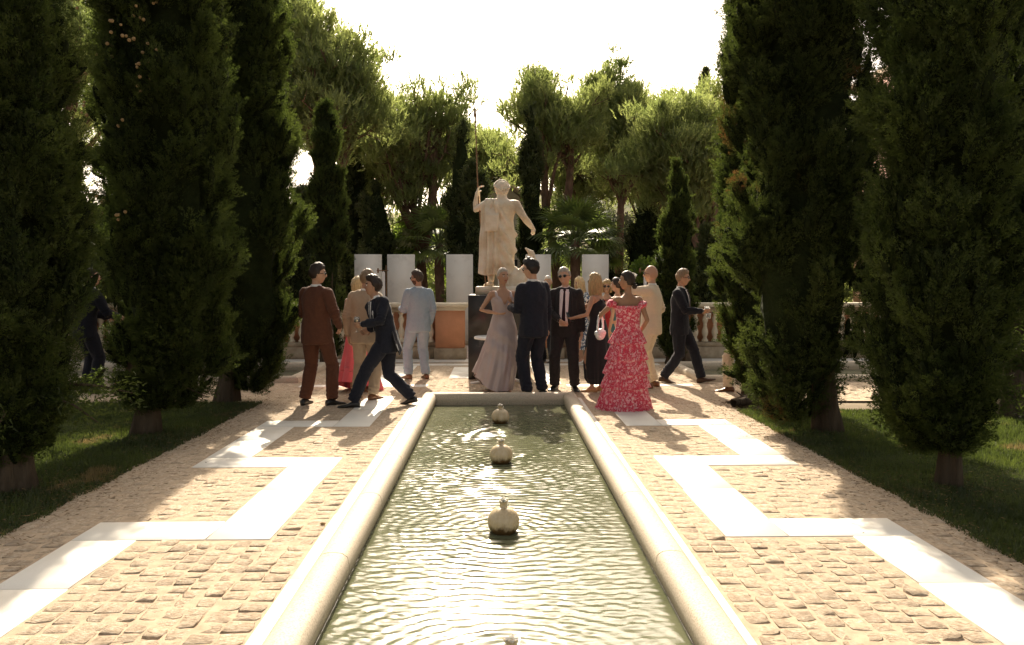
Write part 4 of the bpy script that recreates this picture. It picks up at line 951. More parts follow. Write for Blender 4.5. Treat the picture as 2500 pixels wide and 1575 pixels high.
def loft(mb, fig, secs, seg=20, e=2.3):
    rows = []
    for (t, hw, hd, *yo) in secs:
        fr = fig.spine(t); rows.append([ell(fr, hw, hd, 2*math.pi*k/seg, e, 0, yo[0] if yo else 0) for k in range(seg)])
    P = np.array(rows); n0 = mb.n; mb.grid(P, close_u=True); nr = len(rows)
    mb.F.append([n0+k for k in range(seg)][::-1]); mb.F.append([n0+(nr-1)*seg+k for k in range(seg)]); mb.M += [0, 0]
MALE = [(-.10, .145, .10), (0, .165, .11), (.10, .155, .105), (.20, .145, .10), (.32, .165, .115), (.42, .175, .11), (.475, .165, .09), (.51, .11, .07), (.54, .065, .06)]
FEM = [(-.12, .15, .105), (-.02, .172, .118, -.01), (.08, .15, .105), (.17, .118, .088), (.27, .132, .10, .01), (.34, .148, .115, .02), (.41, .150, .10, .01), (.465, .145, .075), (.50, .09, .06), (.535, .052, .05)]
JACKET = [(-.16, .190, .135), (-.06, .192, .137), (.05, .182, .130), (.15, .170, .124), (.27, .180, .130), (.37, .192, .128), (.425, .190, .115), (.465, .155, .100), (.50, .105, .085), (.53, .078, .074)]

def hand_mesh(mb, w, d, n, side, curl, m=0, s=1.0):
    """palm, four unequal bent fingers and a thumb from the side; d along the hand, n palm normal"""
    d = norm(d); n = norm(n-d*np.dot(n, d)); x = np.cross(d, n)*side
    Mx = Matrix(np.array([x, d, -n]).T.tolist())
    mb.ball(w+d*.048*s, (.040*s, .052*s, .016*s), 10, 7, m, Mx)
    for j, (ox, ln) in enumerate(((.029, .072), (.010, .080), (-.010, .075), (-.028, .058))):
        p = w+d*.085*s+x*ox*s; pts = [w+d*.05*s+x*ox*.9*s, p]; dd = d.copy()
        for q in range(3):
            a = curl*(.55+.35*q); dd = norm(dd*math.cos(a)+n*math.sin(a)); pts.append(pts[-1]+dd*ln*s*(.45, .32, .23)[q])
        mb.tube(pts, [.010*s, .0095*s, .0088*s, .0078*s, .0065*s], 7, m)
    tx = norm(x*.8+d*.55+n*.25*curl); p = w+d*.02*s+x*.028*s; q1 = p+tx*.035*s; q2 = q1+norm(tx*.5+d*.7+n*.9*curl)*.032*s
    mb.tube([w+d*.01*s+x*.01*s, p, q1, q2], [.012*s, .0125*s, .010*s, .0078*s], 7, m)

def head_grid(nu=36, nv=30):
    a = np.linspace(0, 2*math.pi, nu, endpoint=False); p = np.linspace(.001, math.pi-.001, nv)
    A, Pp = np.meshgrid(a, p); return np.stack([np.sin(Pp)*np.sin(A), np.sin(Pp)*np.cos(A), np.cos(Pp)], -1)
HG = head_grid()
def face_shape(D, fem=False):
    """direction grid -> head surface (x right, y forward, z up), origin mid head"""
    x = D[..., 0]*.074; y = D[..., 1]*.094; z = D[..., 2]*.117
    lo = np.clip(-D[..., 2], 0, 1)
    fr = np.clip(D[..., 1], 0, 1)
    x = x*(1-(.26 if not fem else .32)*lo**1.6)*(1-.06*np.clip(D[..., 2], 0, 1))
    y = np.where(D[..., 1] < 0, y*(1-.38*lo**1.3), y*(.92-.05*lo))-.002
    def g(cx, sx_, cz, sz_): return np.exp(-((x-cx)/sx_)**2-((z-cz)/sz_)**2)*(D[..., 1] > 0)
    y = y+.019*g(0, .011, -.028, .013)+.010*g(0, .009, -.008, .018)+.005*g(0, .04, .022, .010)
    y = y-.008*g(.031, .014, .004, .012)-.008*g(-.031, .014, .004, .012)+.004*g(.04, .018, -.025, .018)+.004*g(-.04, .018, -.025, .018)
    y = y+.006*g(0, .020, -.062, .009)-.003*g(0, .018, -.048, .004)+.008*g(0, .022, -.094, .014)
    return np.stack([x, y, z], -1)
def smooth01(v): v = np.clip(v, 0, 1); return v*v*(3-2*v)

def build_head(mb, fig, fem, s=1.0, beard=False, mi_skin=0, mi_lip=1, mi_brow=2, mi_white=3, mi_dark=4, mi_beard=2, eyes=True):
    G = face_shape(HG, fem)*s; nr, nc = G.shape[:2]; P = G.reshape(-1, 3) @ fig.headM.T+fig.hc; F = []; Mi = []
    for i in range(nr-1):
        for j in range(nc):
            j2 = (j+1) % nc; F.append((i*nc+j, (i+1)*nc+j, (i+1)*nc+j2, i*nc+j2)[::-1])
            c = (G[i, j]+G[i+1, j2])/2/s; front = c[1] > .05
            m = mi_skin
            if front and abs(c[0]) < .023 and -.068 < c[2] < -.052: m = mi_lip
            elif front and .013 < abs(c[0]) < .048 and .018 < c[2] < .027: m = mi_brow
            elif beard and c[2] < -.035 and c[1] > -.01 and not (abs(c[0]) < .022 and c[2] > -.07): m = mi_beard
            Mi.append(m)
    n0 = mb.n; mb.V.append(P); mb.F += [[q+n0 for q in f[::-1]] for f in F]; mb.M += Mi; mb.n += len(P)
    HM = Matrix(fig.headM.tolist())
    for sx_ in (-1, 1):
        mb.ball(fig.hc+fig.headM @ (vec(sx_*.074, -.004, -.008)*s), (.007*s, .017*s, .030*s), 8, 7, mi_skin, Matrix((fig.headM @ rot((0, 0, 1), sx_*.35)).tolist()))
        if eyes:
            c = fig.hc+fig.headM @ (vec(sx_*.031, .0735, .003)*s); mb.ball(c, (.0125*s, .009*s, .0075*s), 8, 6, mi_white, HM)
            mb.ball(c+fig.headM @ vec(0, .0055, 0), (.006*s, .005*s, .006*s), 8, 6, mi_dark, HM)

def hair_mesh(fig, fem, style, s=1.0, seed=0):
    rg = np.random.default_rng(seed); D = HG.copy(); G = face_shape(D, fem)
    x, y, z = G[..., 0], G[..., 1], G[..., 2]; dx, dy, dz = D[..., 0], D[..., 1], D[..., 2]
    # hairline height: high at the forehead, over the ears at the sides, low at the nape
    f = np.clip((dy+1)/2, 0, 1)
    line = np.interp(dy, [-1, -.55, -.3, -.12, .08, .30, .45, 1], [-.068, -.066, -.058, -.020, -.012, .030, .046, .060])
    if style == 'long' or style == 'curly': line = np.where(dy < .3, line-.04, line)
    if style in ('slick', 'bun'): line = line+.006*(dy > .2)
    m = smooth01((z-line)/.030+.25)*(.45+.55*smooth01((z+.06)/.10))
    th = {'short': .014, 'thick': .022, 'crop': .007, 'slick': .012, 'bun': .013, 'long': .018, 'curly': .024, 'bob': .026, 'grey': .016}[style]
    flat = G.reshape(-1, 3); nz = vnoise(flat, 55, seed).reshape(x.shape)*.35+vnoise(flat, (130, 60, 90), seed+1).reshape(x.shape)*.45
    top = smooth01((z-.03)/.07)*smooth01((dy+.5)/.8)
    off = m*th*(1+nz*(1.0 if style not in ('slick', 'bun') else .3)+(.55*top if style in ('thick', 'short') else .1*top))-.007*(1-m)
    Nn = D/np.array([1, 1, 1.05]); Nn = Nn/np.linalg.norm(Nn, axis=-1, keepdims=True)
    P = (G+Nn*off[..., None])*s; mb = MB(); mb.grid(P, close_u=True, flip=True)
    V = np.concatenate(mb.V)
    def strands(path, rads, n, wob, thin):
        """a bundle of locks following a path"""
        for q in range(n):
            o_ = rg.normal(0, 1, 3)*wob; pts = []; ph = rg.uniform(0, 6.28)
            for k, (p, r) in enumerate(zip(path, rads)):
                a = ph+k*(1.4 if style == 'curly' else .2); pts.append(np.array(p)+o_*r/max(rads)+(np.array([math.cos(a), math.sin(a), 0])*(.012 if style == 'curly' else .003)))
            mb.tube([p*s for p in pts], [thin*s*(1-.5*k/len(pts)) for k in range(len(pts))], 6, 0)
    if style in ('long', 'curly'):
        for aa in np.linspace(-2.5 if style == 'curly' else -2.2, 2.5 if style == 'curly' else 2.2, 30 if style == 'curly' else 34):
            bx, by = math.sin(aa+math.pi)*.080, math.cos(aa+math.pi)*.088-.004; L_ = (.20 if style == 'long' else .24)+rg.uniform(-.03, .03)
            if abs(aa) > 1.9: L_ *= .7
            path = [(bx*.8, by*.85, .05), (bx*1.03, by*1.03, .0), (bx*1.06, by*1.04, -.06), (bx*1.0, by*.98, -.06-L_*.35), (bx*.95, by*.92, -.06-L_*.7), (bx*.86, by*.86, -.06-L_)]
            strands(path, [.006, .008, .01, .012, .012, .008], 3, .008 if style == 'long' else .013, .0095 if style == 'long' else .009)
    if style == 'bob':
        for aa in np.linspace(-2.2, 2.2, 26):
            bx, by = math.sin(aa+math.pi)*.084, math.cos(aa+math.pi)*.09; strands([(bx*.85, by*.85, .05), (bx*1.05, by*1.03, .0), (bx*1.06, by*1.02, -.05), (bx*.9, by*.9, -.10)], [.01]*4, 2, .006, .011)
    if style == 'bun':
        for q in range(26):
            v = norm(rg.normal(size=3)); mb.ball(np.array([.0, -.105, -.055])*s+v*vec(.026, .022, .026)*s, .016*s, 7, 5)
    Vn = []
    for A in mb.V: Vn.append(A @ fig.headM.T+fig.hc)
    mb.V = Vn; return mb

def sunglasses(fig, parent, s=1.06):
    mb = MB(); 
    for sx_ in (-1, 1):
        mb.ball(vec(sx_*.032, .083, .002), (.026, .007, .019), 12, 6, 0)
        mb.tube([(sx_*.056, .078, .008), (sx_*.074, .05, .008), (sx_*.078, .0, .002)], [.003, .0028, .0025], 5, 0)
    mb.tube([(-.012, .091, .007), (.012, .091, .007)], [.0028, .0028], 5, 0)
    mb.V = [A*s @ fig.headM.T+fig.hc for A in mb.V]; mb.build('sunglasses', M['lens'], parent, True)

def folds(V, Nn, amp, f=(9, 9, 5), seed=0, weight=None):
    n = vnoise(V, f, seed)*.6+vnoise(V, tuple(q*2.3 for q in f), seed+3)*.4; n = 1-2*np.abs(n)
    return V+Nn*(n*amp*(weight if weight is not None else 1))[:, None]

def shoe(mb_u, an, yaw, pitch, s=1.0, loafer=False, lug=.0):
    """one shoe: rings along its length"""
    Mz = rot((0, 0, 1), -R(yaw)); Mp = rot((1, 0, 0), -R(pitch)); st = [(-.085, .024, .05), (-.075, .032, .075), (-.045, .036, .085), (.0, .037, .085), (.05, .040, .062), (.09, .045, .046), (.13, .045, .038), (.165, .038, .030), (.190, .022, .022), (.198, .008, .012)]
    rows = []; ball = vec(0, .10, -.085)
    for (y, w_, h) in st:
        row = []
        for k in range(12):
            a = 2*math.pi*k/12; x = w_*math.copysign(abs(math.cos(a))**.7, math.cos(a)); z = (h/2)*(1+math.copysign(abs(math.sin(a))**.75, math.sin(a)))
            p = vec(x, y, z-.085+(.004 if -.02 < y < .06 and math.sin(a) < 0 else 0)); p = Mp @ (p-ball*(pitch > 0))+ball*(pitch > 0) if pitch > 0 else Mp @ p; row.append(an0(an, pitch)+Mz @ (p*s))
        rows.append(row)
    P = np.array(rows); n0 = mb_u.n; mb_u.grid(P, close_u=True, flip=True); mb_u.F.append([n0+k for k in range(12)]); mb_u.F.append([n0+9*12+k for k in range(12)][::-1]); mb_u.M += [0, 0]
def an0(an, pitch):
    return np.array([an[0], an[1], an[2]-.10*math.sin(R(max(0, pitch)))]) if pitch > 0 else np.array(an)

def person_base(label, X, Y, rz, H, group=None):
    t = empty('person', (X, Y, 0), R(rz), label, 'person', group); t.scale = (H/1.8,)*3; return t

def skin_mats(skin, lip=(.30, .10, .08), brow=(.06, .04, .03)):
    key = 'skin_%.2f_%.2f' % (skin[0], brow[0])
    if key not in M:
        M[key] = mat(key, skin, .5, .07, 14, .1, 120, .35, sss=.12); M[key+'l'] = mat(key+'_lips', lip, .45, .05); M[key+'b'] = mat(key+'_brow', brow, .9, .2, 60)
    return [M[key], M[key+'l'], M[key+'b'], M['eye_white'], M['eye_dark']]
M['eye_white'] = mat('eye_white', (.7, .68, .64), .2, .02); M['eye_dark'] = mat('eye_iris', (.03, .02, .015), .15, .1); M['lens'] = mat('sunglass_lens', (.012, .010, .010), .08, .1, spec=.6)
M['gold'] = mat('gold_metal', (.6, .42, .18), .25, .1, metal=1)
M['shirt_white'] = mat('white_shirt', (.76, .75, .73), .8, .03, 8, .2, 40)
M['shirt_pink'] = mat('pale_pink_shirt', (.74, .62, .62), .8, .03, 8, .2, 40)
def cloth(name, col, var=.12, bump=.25, bs=240, rough=.9, sheen=.06, scale=30): M[name] = mat(name, col, rough, var, scale, bump, bs, .2, sheen=sheen, bdist=.002)
cloth('brown_wool', (.105, .042, .024)); cloth('navy_wool', (.016, .018, .028), .2); cloth('midnight_wool', (.011, .012, .018), .2); cloth('charcoal_wool', (.022, .020, .021), .2)
cloth('beige_linen', (.42, .33, .24), .06); cloth('cream_linen', (.64, .54, .40), .05); cloth('pale_blue_cotton', (.28, .345, .41), .05); cloth('tie_dark', (.03, .012, .018)); cloth('tie_burgundy', (.16, .02, .035)); cloth('tie_grey', (.20, .20, .20), .6, scale=160); cloth('tie_brown', (.08, .055, .05))
M['leather_black'] = mat('black_leather', (.015, .014, .013), .3, .2, 20, .1, 90, .5); M['leather_brown'] = mat('brown_leather', (.16, .065, .025), .35, .25, 14, .1, 90, .5); M['leather_darkbrown'] = mat('dark_brown_suede', (.07, .04, .025), .7, .25, 14); M['sandal'] = mat('tan_sandal', (.45, .26, .12), .45, .1, 12)
for nm, c_, v_ in (('hair_black', (.014, .011, .009), .4), ('hair_brown', (.05, .030, .018), .4), ('hair_dark_brown', (.028, .017, .011), .4), ('hair_grey', (.34, .31, .27), .25), ('hair_white', (.58, .55, .50), .15), ('hair_blonde', (.42, .29, .14), .3), ('hair_light_blonde', (.60, .46, .26), .2), ('hair_silver', (.42, .37, .31), .25), ('hair_sandy', (.22, .15, .09), .3)):
    M[nm] = mat(nm, c_, .5, v_, 60, .5, 130, .4, sc=(1, 1, .25), bdist=.004)
M['satin'] = mat('grey_mauve_satin', (.44, .355, .35), .30, .08, 4, .25, 12, .5, sheen=.2, bdist=.02)
M['pink_chiffon'] = mat('hot_pink_chiffon', (.75, .13, .17), .6, .1, 5, .2, 20, sheen=.3)
M['black_jersey'] = mat('black_jersey', (.010, .010, .013), .8, .2, 12, .3, 30, sheen=.1, bdist=.01)
M['floral_pink'] = mat('pink_floral_chiffon', (.6, .1, .15), .75, .1, 17, .5, 50, .2, sheen=.15, detail=6, stops=[(.36, (.80, .50, .50)), (.43, (.72, .18, .22)), (.50, (.62, .04, .085)), (.545, (.52, .03, .07)), (.58, (.84, .52, .54)), (.66, (.74, .12, .20))], bdist=.01)
M['floral_blue'] = mat('navy_floral_cotton', (.2, .3, .4), .8, .1, 22, .3, 50, .2, detail=3, stops=[(.40, (.72, .74, .72)), (.47, (.70, .72, .70)), (.50, (.03, .05, .12)), (.58, (.03, .06, .14)), (.61, (.16, .30, .38)), (.68, (.72, .74, .70))])
M['red_cloth'] = mat('red_cloth', (.42, .03, .03), .8, .1, 12, .2, 50)
M['teal_cloth'] = mat('teal_cloth', (.05, .14, .16), .8, .1, 12, .2, 50)

def limb_hand(mb, fig, i, skin=0, s=1.0):
    w_ = fig.wr[i]; d = norm(w_-fig.el[i]); side = -1 if i == 0 else 1
    n = fig.pn[i]; n = np.array(n, float) if n is not None else vec(-side*1.0, .15, 0); hand_mesh(mb, w_, d, n, -side, fig.curl[i], skin, s)
    return w_+d*.08+norm(n-d*np.dot(n, d))*.03

def body(t, fig, skin, fem=False, beard=False, eyes=True, bare_arms=False, bare_legs=False, brow=(.06, .04, .03), lip=(.30, .10, .08)):
    mb = MB(); loft(mb, fig, FEM if fem else MALE)
    a = .85 if fem else 1.0
    mb.tube([fig.spine(.48)[0], fig.nb, fig.nb+fig.neck_up*.05, fig.hc-fig.headM @ vec(0, .02, .03)], [.07*a, .056*a, .052*a, .052*a], 12)
    for i in (0, 1):
        mb.tube([fig.sh[i]*.75+fig.spine(.44)[0]*.25, fig.sh[i]], [.055*a, .052*a], 10)
        mb.tube([fig.sh[i], fig.sh[i]*.5+fig.el[i]*.5, fig.el[i], fig.el[i]*.55+fig.wr[i]*.45, fig.wr[i], fig.wr[i]+norm(fig.wr[i]-fig.el[i])*.03], [.050*a, .043*a, .037*a, .036*a, .026*a, .024*a], 10)
        mb.tube([fig.hipj[i], fig.hipj[i]*.5+fig.kn[i]*.5, fig.kn[i], fig.kn[i]*.6+fig.an[i]*.4, fig.an[i]+vec(0, 0, .02)], [.085, .070, .050, .050, .032], 12)
    V, Nn, F = remesh(mb, .0125 if (bare_arms) else .016, 3)
    out = MB(); out.V.append(V); out.F = [list(map(int, f)) for f in F]; out.M = [0]*len(out.F); out.n = len(V)
    build_head(out, fig, fem, 1.02 if fem else 1.07, beard, eyes=eyes); grips = []
    for i in (0, 1): grips.append(limb_hand(out, fig, i, 0, .92 if fem else 1.02))
    if bare_legs:
        for i in (0, 1):
            Mz = rot((0, 0, 1), -R(fig.toe[i])); p = fig.an[i]; out.tube([p+vec(0, 0, .01), p+Mz @ vec(0, .03, -.03), p+Mz @ vec(0, .09, -.062), p+Mz @ vec(0, .15, -.072)], [.03, .03, .028, .018], 9)
    out.build('body', skin_mats(skin, lip, brow), t, True)
    return grips

def suit(t, fig, jm, tm, shoes, shirt='shirt_white', tie=None, open_to=.14, vw=.07, belly=0, vent=True, front=True, cuff_len=.0, tail=0, seed=0, cuffs=True, jacket_secs=None, pocket=None):
    # ---- jacket
    mb = MB(); secs = [(a, b+belly*.3*(a < .3), c+belly*max(0, 1-abs(a-.12)/.25), *((belly*.6*max(0, 1-abs(a-.12)/.25),))) for a, b, c in (jacket_secs or JACKET)]
    loft(mb, fig, secs, 24, 2.4)
    for i in (0, 1):
        S_ = fig.sh[i]; mb.tube([fig.spine(.44)[0]*.45+S_*.55, S_-fig.spine(.44)[3]*.012], [.074, .062], 12); mb.tube([fig.spine(.495)[0], fig.spine(.475)[0]*.5+S_*.5+fig.spine(.44)[3]*.02, S_-fig.spine(.44)[3]*.01], [.062, .056, .056], 10)
        we = fig.wr[i]-norm(fig.wr[i]-fig.el[i])*.012
        mb.tube([S_, S_*.5+fig.el[i]*.5, fig.el[i], fig.el[i]*.5+fig.wr[i]*.5, we], [.066, .060, .054, .049, .042], 14, round_ends=True)
    V, Nn, F = remesh(mb, .0135, 3)
    fr0 = fig.spine(.25); q_ = V-fr0[0]; wt = 1-.92*smooth01((q_ @ fr0[2]-.04)/.05)*(np.abs(q_ @ fr0[1]) < .15)*bool(front)
    V = folds(V, Nn, .011, (7, 7, 4), seed, wt); V = folds(V, Nn, .004, (20, 20, 9), seed+5, wt)
    # wrinkles at the elbows and where the jacket pulls at the waist
    for i in (0, 1):
        dd = np.linalg.norm(V-fig.el[i], axis=1); V = V+Nn*(np.exp(-(dd/.09)**2)*.011*np.sin((V @ norm(fig.el[i]-fig.sh[i]))*150+seed))[:, None]
    if isinstance(F, list): me = np_mesh('jacket', V, F=F, mats=[M[jm]], smooth=True)
    else: me = np_mesh('jacket', V, F=F, mats=[M[jm]], smooth=True)
    j = add_obj('jacket', me, t)
    def surf(tt, x, off):
        """front surface point of the jacket at height tt, sideways x"""
        ks = [q[0] for q in secs]; hw = float(np.interp(tt, ks, [q[1] for q in secs])); hd = float(np.interp(tt, ks, [q[2] for q in secs])); yo = float(np.interp(tt, ks, [q[3] for q in secs]))
        fr = fig.spine(tt); e = 2.4; xx = min(abs(x)/hw, .98); yy = (1-xx**e)**(1/e)*hd
        return fr[0]+fr[1]*x+fr[2]*(yy+yo+off)
    def strip(name, mtl, ts, xl, xr, off, thick=.006, n=7):
        rows = []; rows2 = []
        for tt, a, b in zip(ts, xl, xr):
            rows.append([surf(tt, a+(b-a)*k/(n-1), off+(.003 if 0 < k < n-1 else -.004)) for k in range(n)]); rows2.append([surf(tt, a+(b-a)*k/(n-1), off-thick-.012) for k in range(n)])
        P = np.array(rows); Q = np.array(rows2); g = MB().grid(P); g.grid(Q, flip=True); nr = len(ts); o = nr*n
        for i in range(nr-1):
            g.F.append([i*n, (i+1)*n, o+(i+1)*n, o+i*n]); g.F.append([i*n+n-1, o+i*n+n-1, o+(i+1)*n+n-1, (i+1)*n+n-1]); g.M += [0, 0]
        g.F.append([o+k for k in range(n)][::1]+[k for k in range(n)][::-1]); g.F.append([(nr-1)*n+k for k in range(n)]+[o+(nr-1)*n+k for k in range(n)][::-1]); g.M += [0, 0]
        return g.build(name, M[mtl], t, True)
    if front:
        ts = list(np.linspace(.515, open_to, 10)); k = [(q-open_to)/(.515-open_to) for q in ts]; wv = [vw*(q**.55)*(1.0 if q < .85 else .85) for q in k] if open_to > .0 else [vw*(.85+.15*q) for q in k]
        strip('shirt', shirt, ts, [-q for q in wv], wv, .007)
        for s_ in (-1, 1):
            if s_ < 0: strip('lapel', jm, ts, [-q-.040*math.sin(min(1, kk*1.05)*math.pi)**.5-.012 for q, kk in zip(wv, k)], [-q+.004 for q in wv], .013)
            else: strip('lapel', jm, ts, [q-.004 for q in wv], [q+.040*math.sin(min(1, kk*1.05)*math.pi)**.5+.012 for q, kk in zip(wv, k)], .013)
        if tie:
            tt = list(np.linspace(.50, max(open_to+.0, .04), 8)); strip('tie', tie, tt, [-.013-.016*(1-q) for q in np.linspace(1, 0, 8)], [.013+.016*(1-q) for q in np.linspace(1, 0, 8)], .014, n=5)
            c = surf(.503, 0, .012); MB().ball(c, (.022, .016, .022), 8, 6).build('tie_knot', M[tie], t, True)
    # back seam, vent and pocket flaps
    def around(tt, a, off):
        ks = [q[0] for q in secs]; fr = fig.spine(tt); hw = float(np.interp(tt, ks, [q[1] for q in secs])); hd = float(np.interp(tt, ks, [q[2] for q in secs])); yo = float(np.interp(tt, ks, [q[3] for q in secs])); return ell(fr, hw, hd, a, 2.4, off, yo)
    if not front:
        mb = MB().tube([around(q, -math.pi/2, -.001) for q in np.linspace(.40, -.15, 10)], [.0022]*5+[.003, .004, .006, .008, .009], 6); mb.build('back_seam', M[jm], t, True)
    for s_ in (-1, 1):
        P_ = np.array([[around(q, math.pi/2+s_*a_, .004+.004*(q < .02)) for a_ in (.72, .86, 1.0, 1.14)] for q in (.035, .015, -.01)]); g = MB().grid(P_); g.grid(P_-fig.spine(0)[2]*.012, flip=True); g.build('pocket_flap', M[jm], t, True)
    # collar
    mb = MB(); ring = []
    for q in range(3):
        fr = fig.spine(.525+.022*q); fr = (fr[0]+(fig.neck_up-fr[3])*.02*q, fr[1], fr[2], fr[3]); rr = (.072, .066, .062)[q]
        ring.append([ell(fr, rr, rr*.98, 2*math.pi*k/20, 2.0) + (fr[3]*(-.022) if (math.sin(2*math.pi*k/20) > .8) else 0) for k in range(20)])
    mb.grid(np.array(ring), close_u=True); inner = [[p*.94+fig.spine(.55)[0]*.06 for p in row] for row in ring]; mb.grid(np.array(inner), close_u=True, flip=True)
    mb.build('shirt_collar', M[shirt], t, True)
    mb = MB(); ring = []
    for q in range(3):
        fr = fig.spine(.505+.018*q); rr = (.098, .084, .076)[q]
        ring.append([ell(fr, rr, rr*.92, math.pi*1.02+(math.pi*.96)*(k/14), 2.0) for k in range(15)])
    mb.grid(np.array(ring)); mb.grid(np.array(ring)*.985+fig.spine(.52)[0]*.015, flip=True); mb.build('jacket_collar', M[jm], t, True)
    if cuffs:
        mb = MB()
        for i in (0, 1):
            d = norm(fig.wr[i]-fig.el[i]); mb = MB().tube([fig.wr[i]-d*.03, fig.wr[i]+d*.006], [.036, .034], 12, round_ends=False); mb.build('shirt_cuff', M[shirt], t, True)
    trousers(t, fig, tm, seed)
    for i in (0, 1):
        mb = MB(); shoe(mb, fig.an[i], fig.toe[i], fig.heel[i], 1.0); mb.build('shoe', M[shoes], t, True)
    if tail:   # jacket skirt swinging out behind
        rows = []
        for q in range(7):
            k = q/6; rows.append([fig.P+vec(x*(1+.1*k), -.10-.05*k*0-tail*k**1.3, .10-.27*k+.03*math.sin(x*30)*k) for x in np.linspace(-.17, .17, 11)])
        P = np.array(rows); g = MB().grid(P); g.grid(P+vec(0, -.012, .012), flip=True); g.build('jacket_tail', M[jm], t, True)
    return surf
def trousers(t, fig, tm, seed=0, wide=1.0, hem=.035):
    mb = MB(); loft(mb, fig, [(-.11, .165, .115), (-.03, .178, .125), (.05, .172, .12), (.12, .158, .112)], 20, 2.3)
    for i in (0, 1):
        A = fig.an[i]; K = fig.kn[i]; Hh = fig.hipj[i]; dn = norm(A-K)
        mb.tube([Hh+vec(0, 0, .0), Hh*.65+K*.35, Hh*.3+K*.7, K, K*.6+A*.4, K*.2+A*.8, A+vec(0, 0, -.0)+dn*hem*0], [.098, .094*wide, .080*wide, .073*wide, .070*wide, .066*wide, .064*wide], 16, round_ends=False)
    V, Nn, F = remesh(mb, .0135, 3)
    V = folds(V, Nn, .011, (11, 11, 3.0), seed+11); V = folds(V, Nn, .004, (24, 24, 9), seed+15)
    for i in (0, 1):
        for c_, am, fr_ in ((fig.kn[i], .006, 110), (fig.an[i]+vec(0, 0, .06), .008, 120)):
            dd = np.linalg.norm(V-c_, axis=1); V = V+Nn*(np.exp(-(dd/.09)**2)*am*np.sin(V[:, 2]*fr_+V[:, 0]*30+seed))[:, None]
    me = np_mesh('trousers', V, F=F, mats=[M[tm]], smooth=True); return add_obj('trousers', me, t)

def hair(t, fig, fem, style, m, s=1.0, seed=0): hair_mesh(fig, fem, style, s*(1.02 if fem else 1.07), seed).build('hair', M[m], t, True)

def dress(t, mname, rows_fn, nrow=60, ncol=84, name='dress', thick=.006):
    P = np.array([[rows_fn(i/(nrow-1), 2*math.pi*k/ncol) for k in range(ncol)] for i in range(nrow)])
    g = MB().grid(P, close_u=True); c = P.mean(1, keepdims=True); d = P-c; d /= np.linalg.norm(d, axis=-1, keepdims=True)+1e-9
    g.grid(P-d*thick, close_u=True, flip=True); return g.build(name, M[mname], t, True)

# glassware: always a thing of its own
def glass_profile(kind):
    if kind == 'wine': return [(.034, 0), (.033, .003), (.006, .007), (.004, .02), (.004, .085), (.010, .095), (.030, .115), (.038, .14), (.036, .17), (.030, .195), (.0285, .195), (.0345, .17), (.036, .14), (.028, .117), (.004, .10)]
    if kind == 'flute': return [(.032, 0), (.031, .003), (.005, .007), (.004, .02), (.004, .09), (.012, .11), (.023, .15), (.025, .19), (.022, .225), (.0205, .225), (.0235, .19), (.0215, .152), (.004, .11)]
    return [(.030, 0), (.033, .005), (.036, .09), (.0345, .09), (.031, .008), (.002, .007)]
gm = {k: MB().lathe(glass_profile(k), 18, cap=False).mesh('glass_'+k, [M['glass']], True) for k in ('wine', 'flute', 'tumbler')}
wm = {'wine': MB().lathe([(.003, .102), (.027, .118), (.0345, .138), (.035, .150), (.001, .150)], 16).mesh('drink', [M['wine']], True), 'flute': MB().lathe([(.003, .112), (.0205, .152), (.0225, .185), (.001, .185)], 16).mesh('drink', [M['wine']], True), 'tumbler': MB().lathe([(.029, .009), (.033, .06), (.001, .06)], 16).mesh('drink', [M['wine']], True)}
def glass_at(t, p, kind, label, grip_z=.06, tilt=(0, 0)):
    """p: grip point in the person's local space"""
    W = Matrix.Translation(t.location) @ Matrix.Rotation(t.rotation_euler[2], 4, 'Z') @ Matrix.Scale(t.scale[0], 4)
    q = W @ Vector(p); g = empty('wine_glass' if kind != 'tumbler' else 'tumbler', (q.x, q.y, q.z-grip_z), 0, label, 'glass'); g.rotation_euler = (R(tilt[0]), R(tilt[1]), 0)
    add_obj('glass', gm[kind], g); add_obj('drink', wm[kind], g); return g
SK = (.44, .25, .16); SK2 = (.50, .30, .20); SK3 = (.36, .20, .12)
# 1 brown suit
t = person_base('man in a rust brown suit with sunglasses, seen from behind at the left', -2.32, 10.2, -22, 1.87)
f = Fig(feet=((-.17, .0), (.17, .08)), toe=(-10, 30), hip=(0, .02), twist=8, hands=((-.13, .33, 1.14), (.235, .16, .98)), elbow=((-.7, -.6, -.6), (.7, -1, -.1)), head=(52, 0, 0), pn=((1, 0, .2), (-1, 0, 0)), curl=(.9, .8))
g = body(t, f, SK2); suit(t, f, 'brown_wool', 'brown_wool', 'leather_black', front=False, seed=1); hair(t, f, False, 'short', 'hair_dark_brown', seed=1); sunglasses(f, t)
tb = t; gb = g
# 2 beige suit
t = person_base('man in a beige suit seen from behind, half hidden by the leaning man', -1.78, 10.72, -14, 1.80)
f = Fig(feet=((-.12, .0), (.12, -.02)), toe=(-12, 20), hands=((-.25, .02, .88), (.22, .08, .98)), elbow=((-.5, -1, 0), (.5, -1, 0)), head=(25, -5, 0), hip=(.0, 0), side=2)
body(t, f, SK2); suit(t, f, 'beige_linen', 'beige_linen', 'leather_brown', front=False, seed=2); hair(t, f, False, 'short', 'hair_sandy', seed=2); sunglasses(f, t)
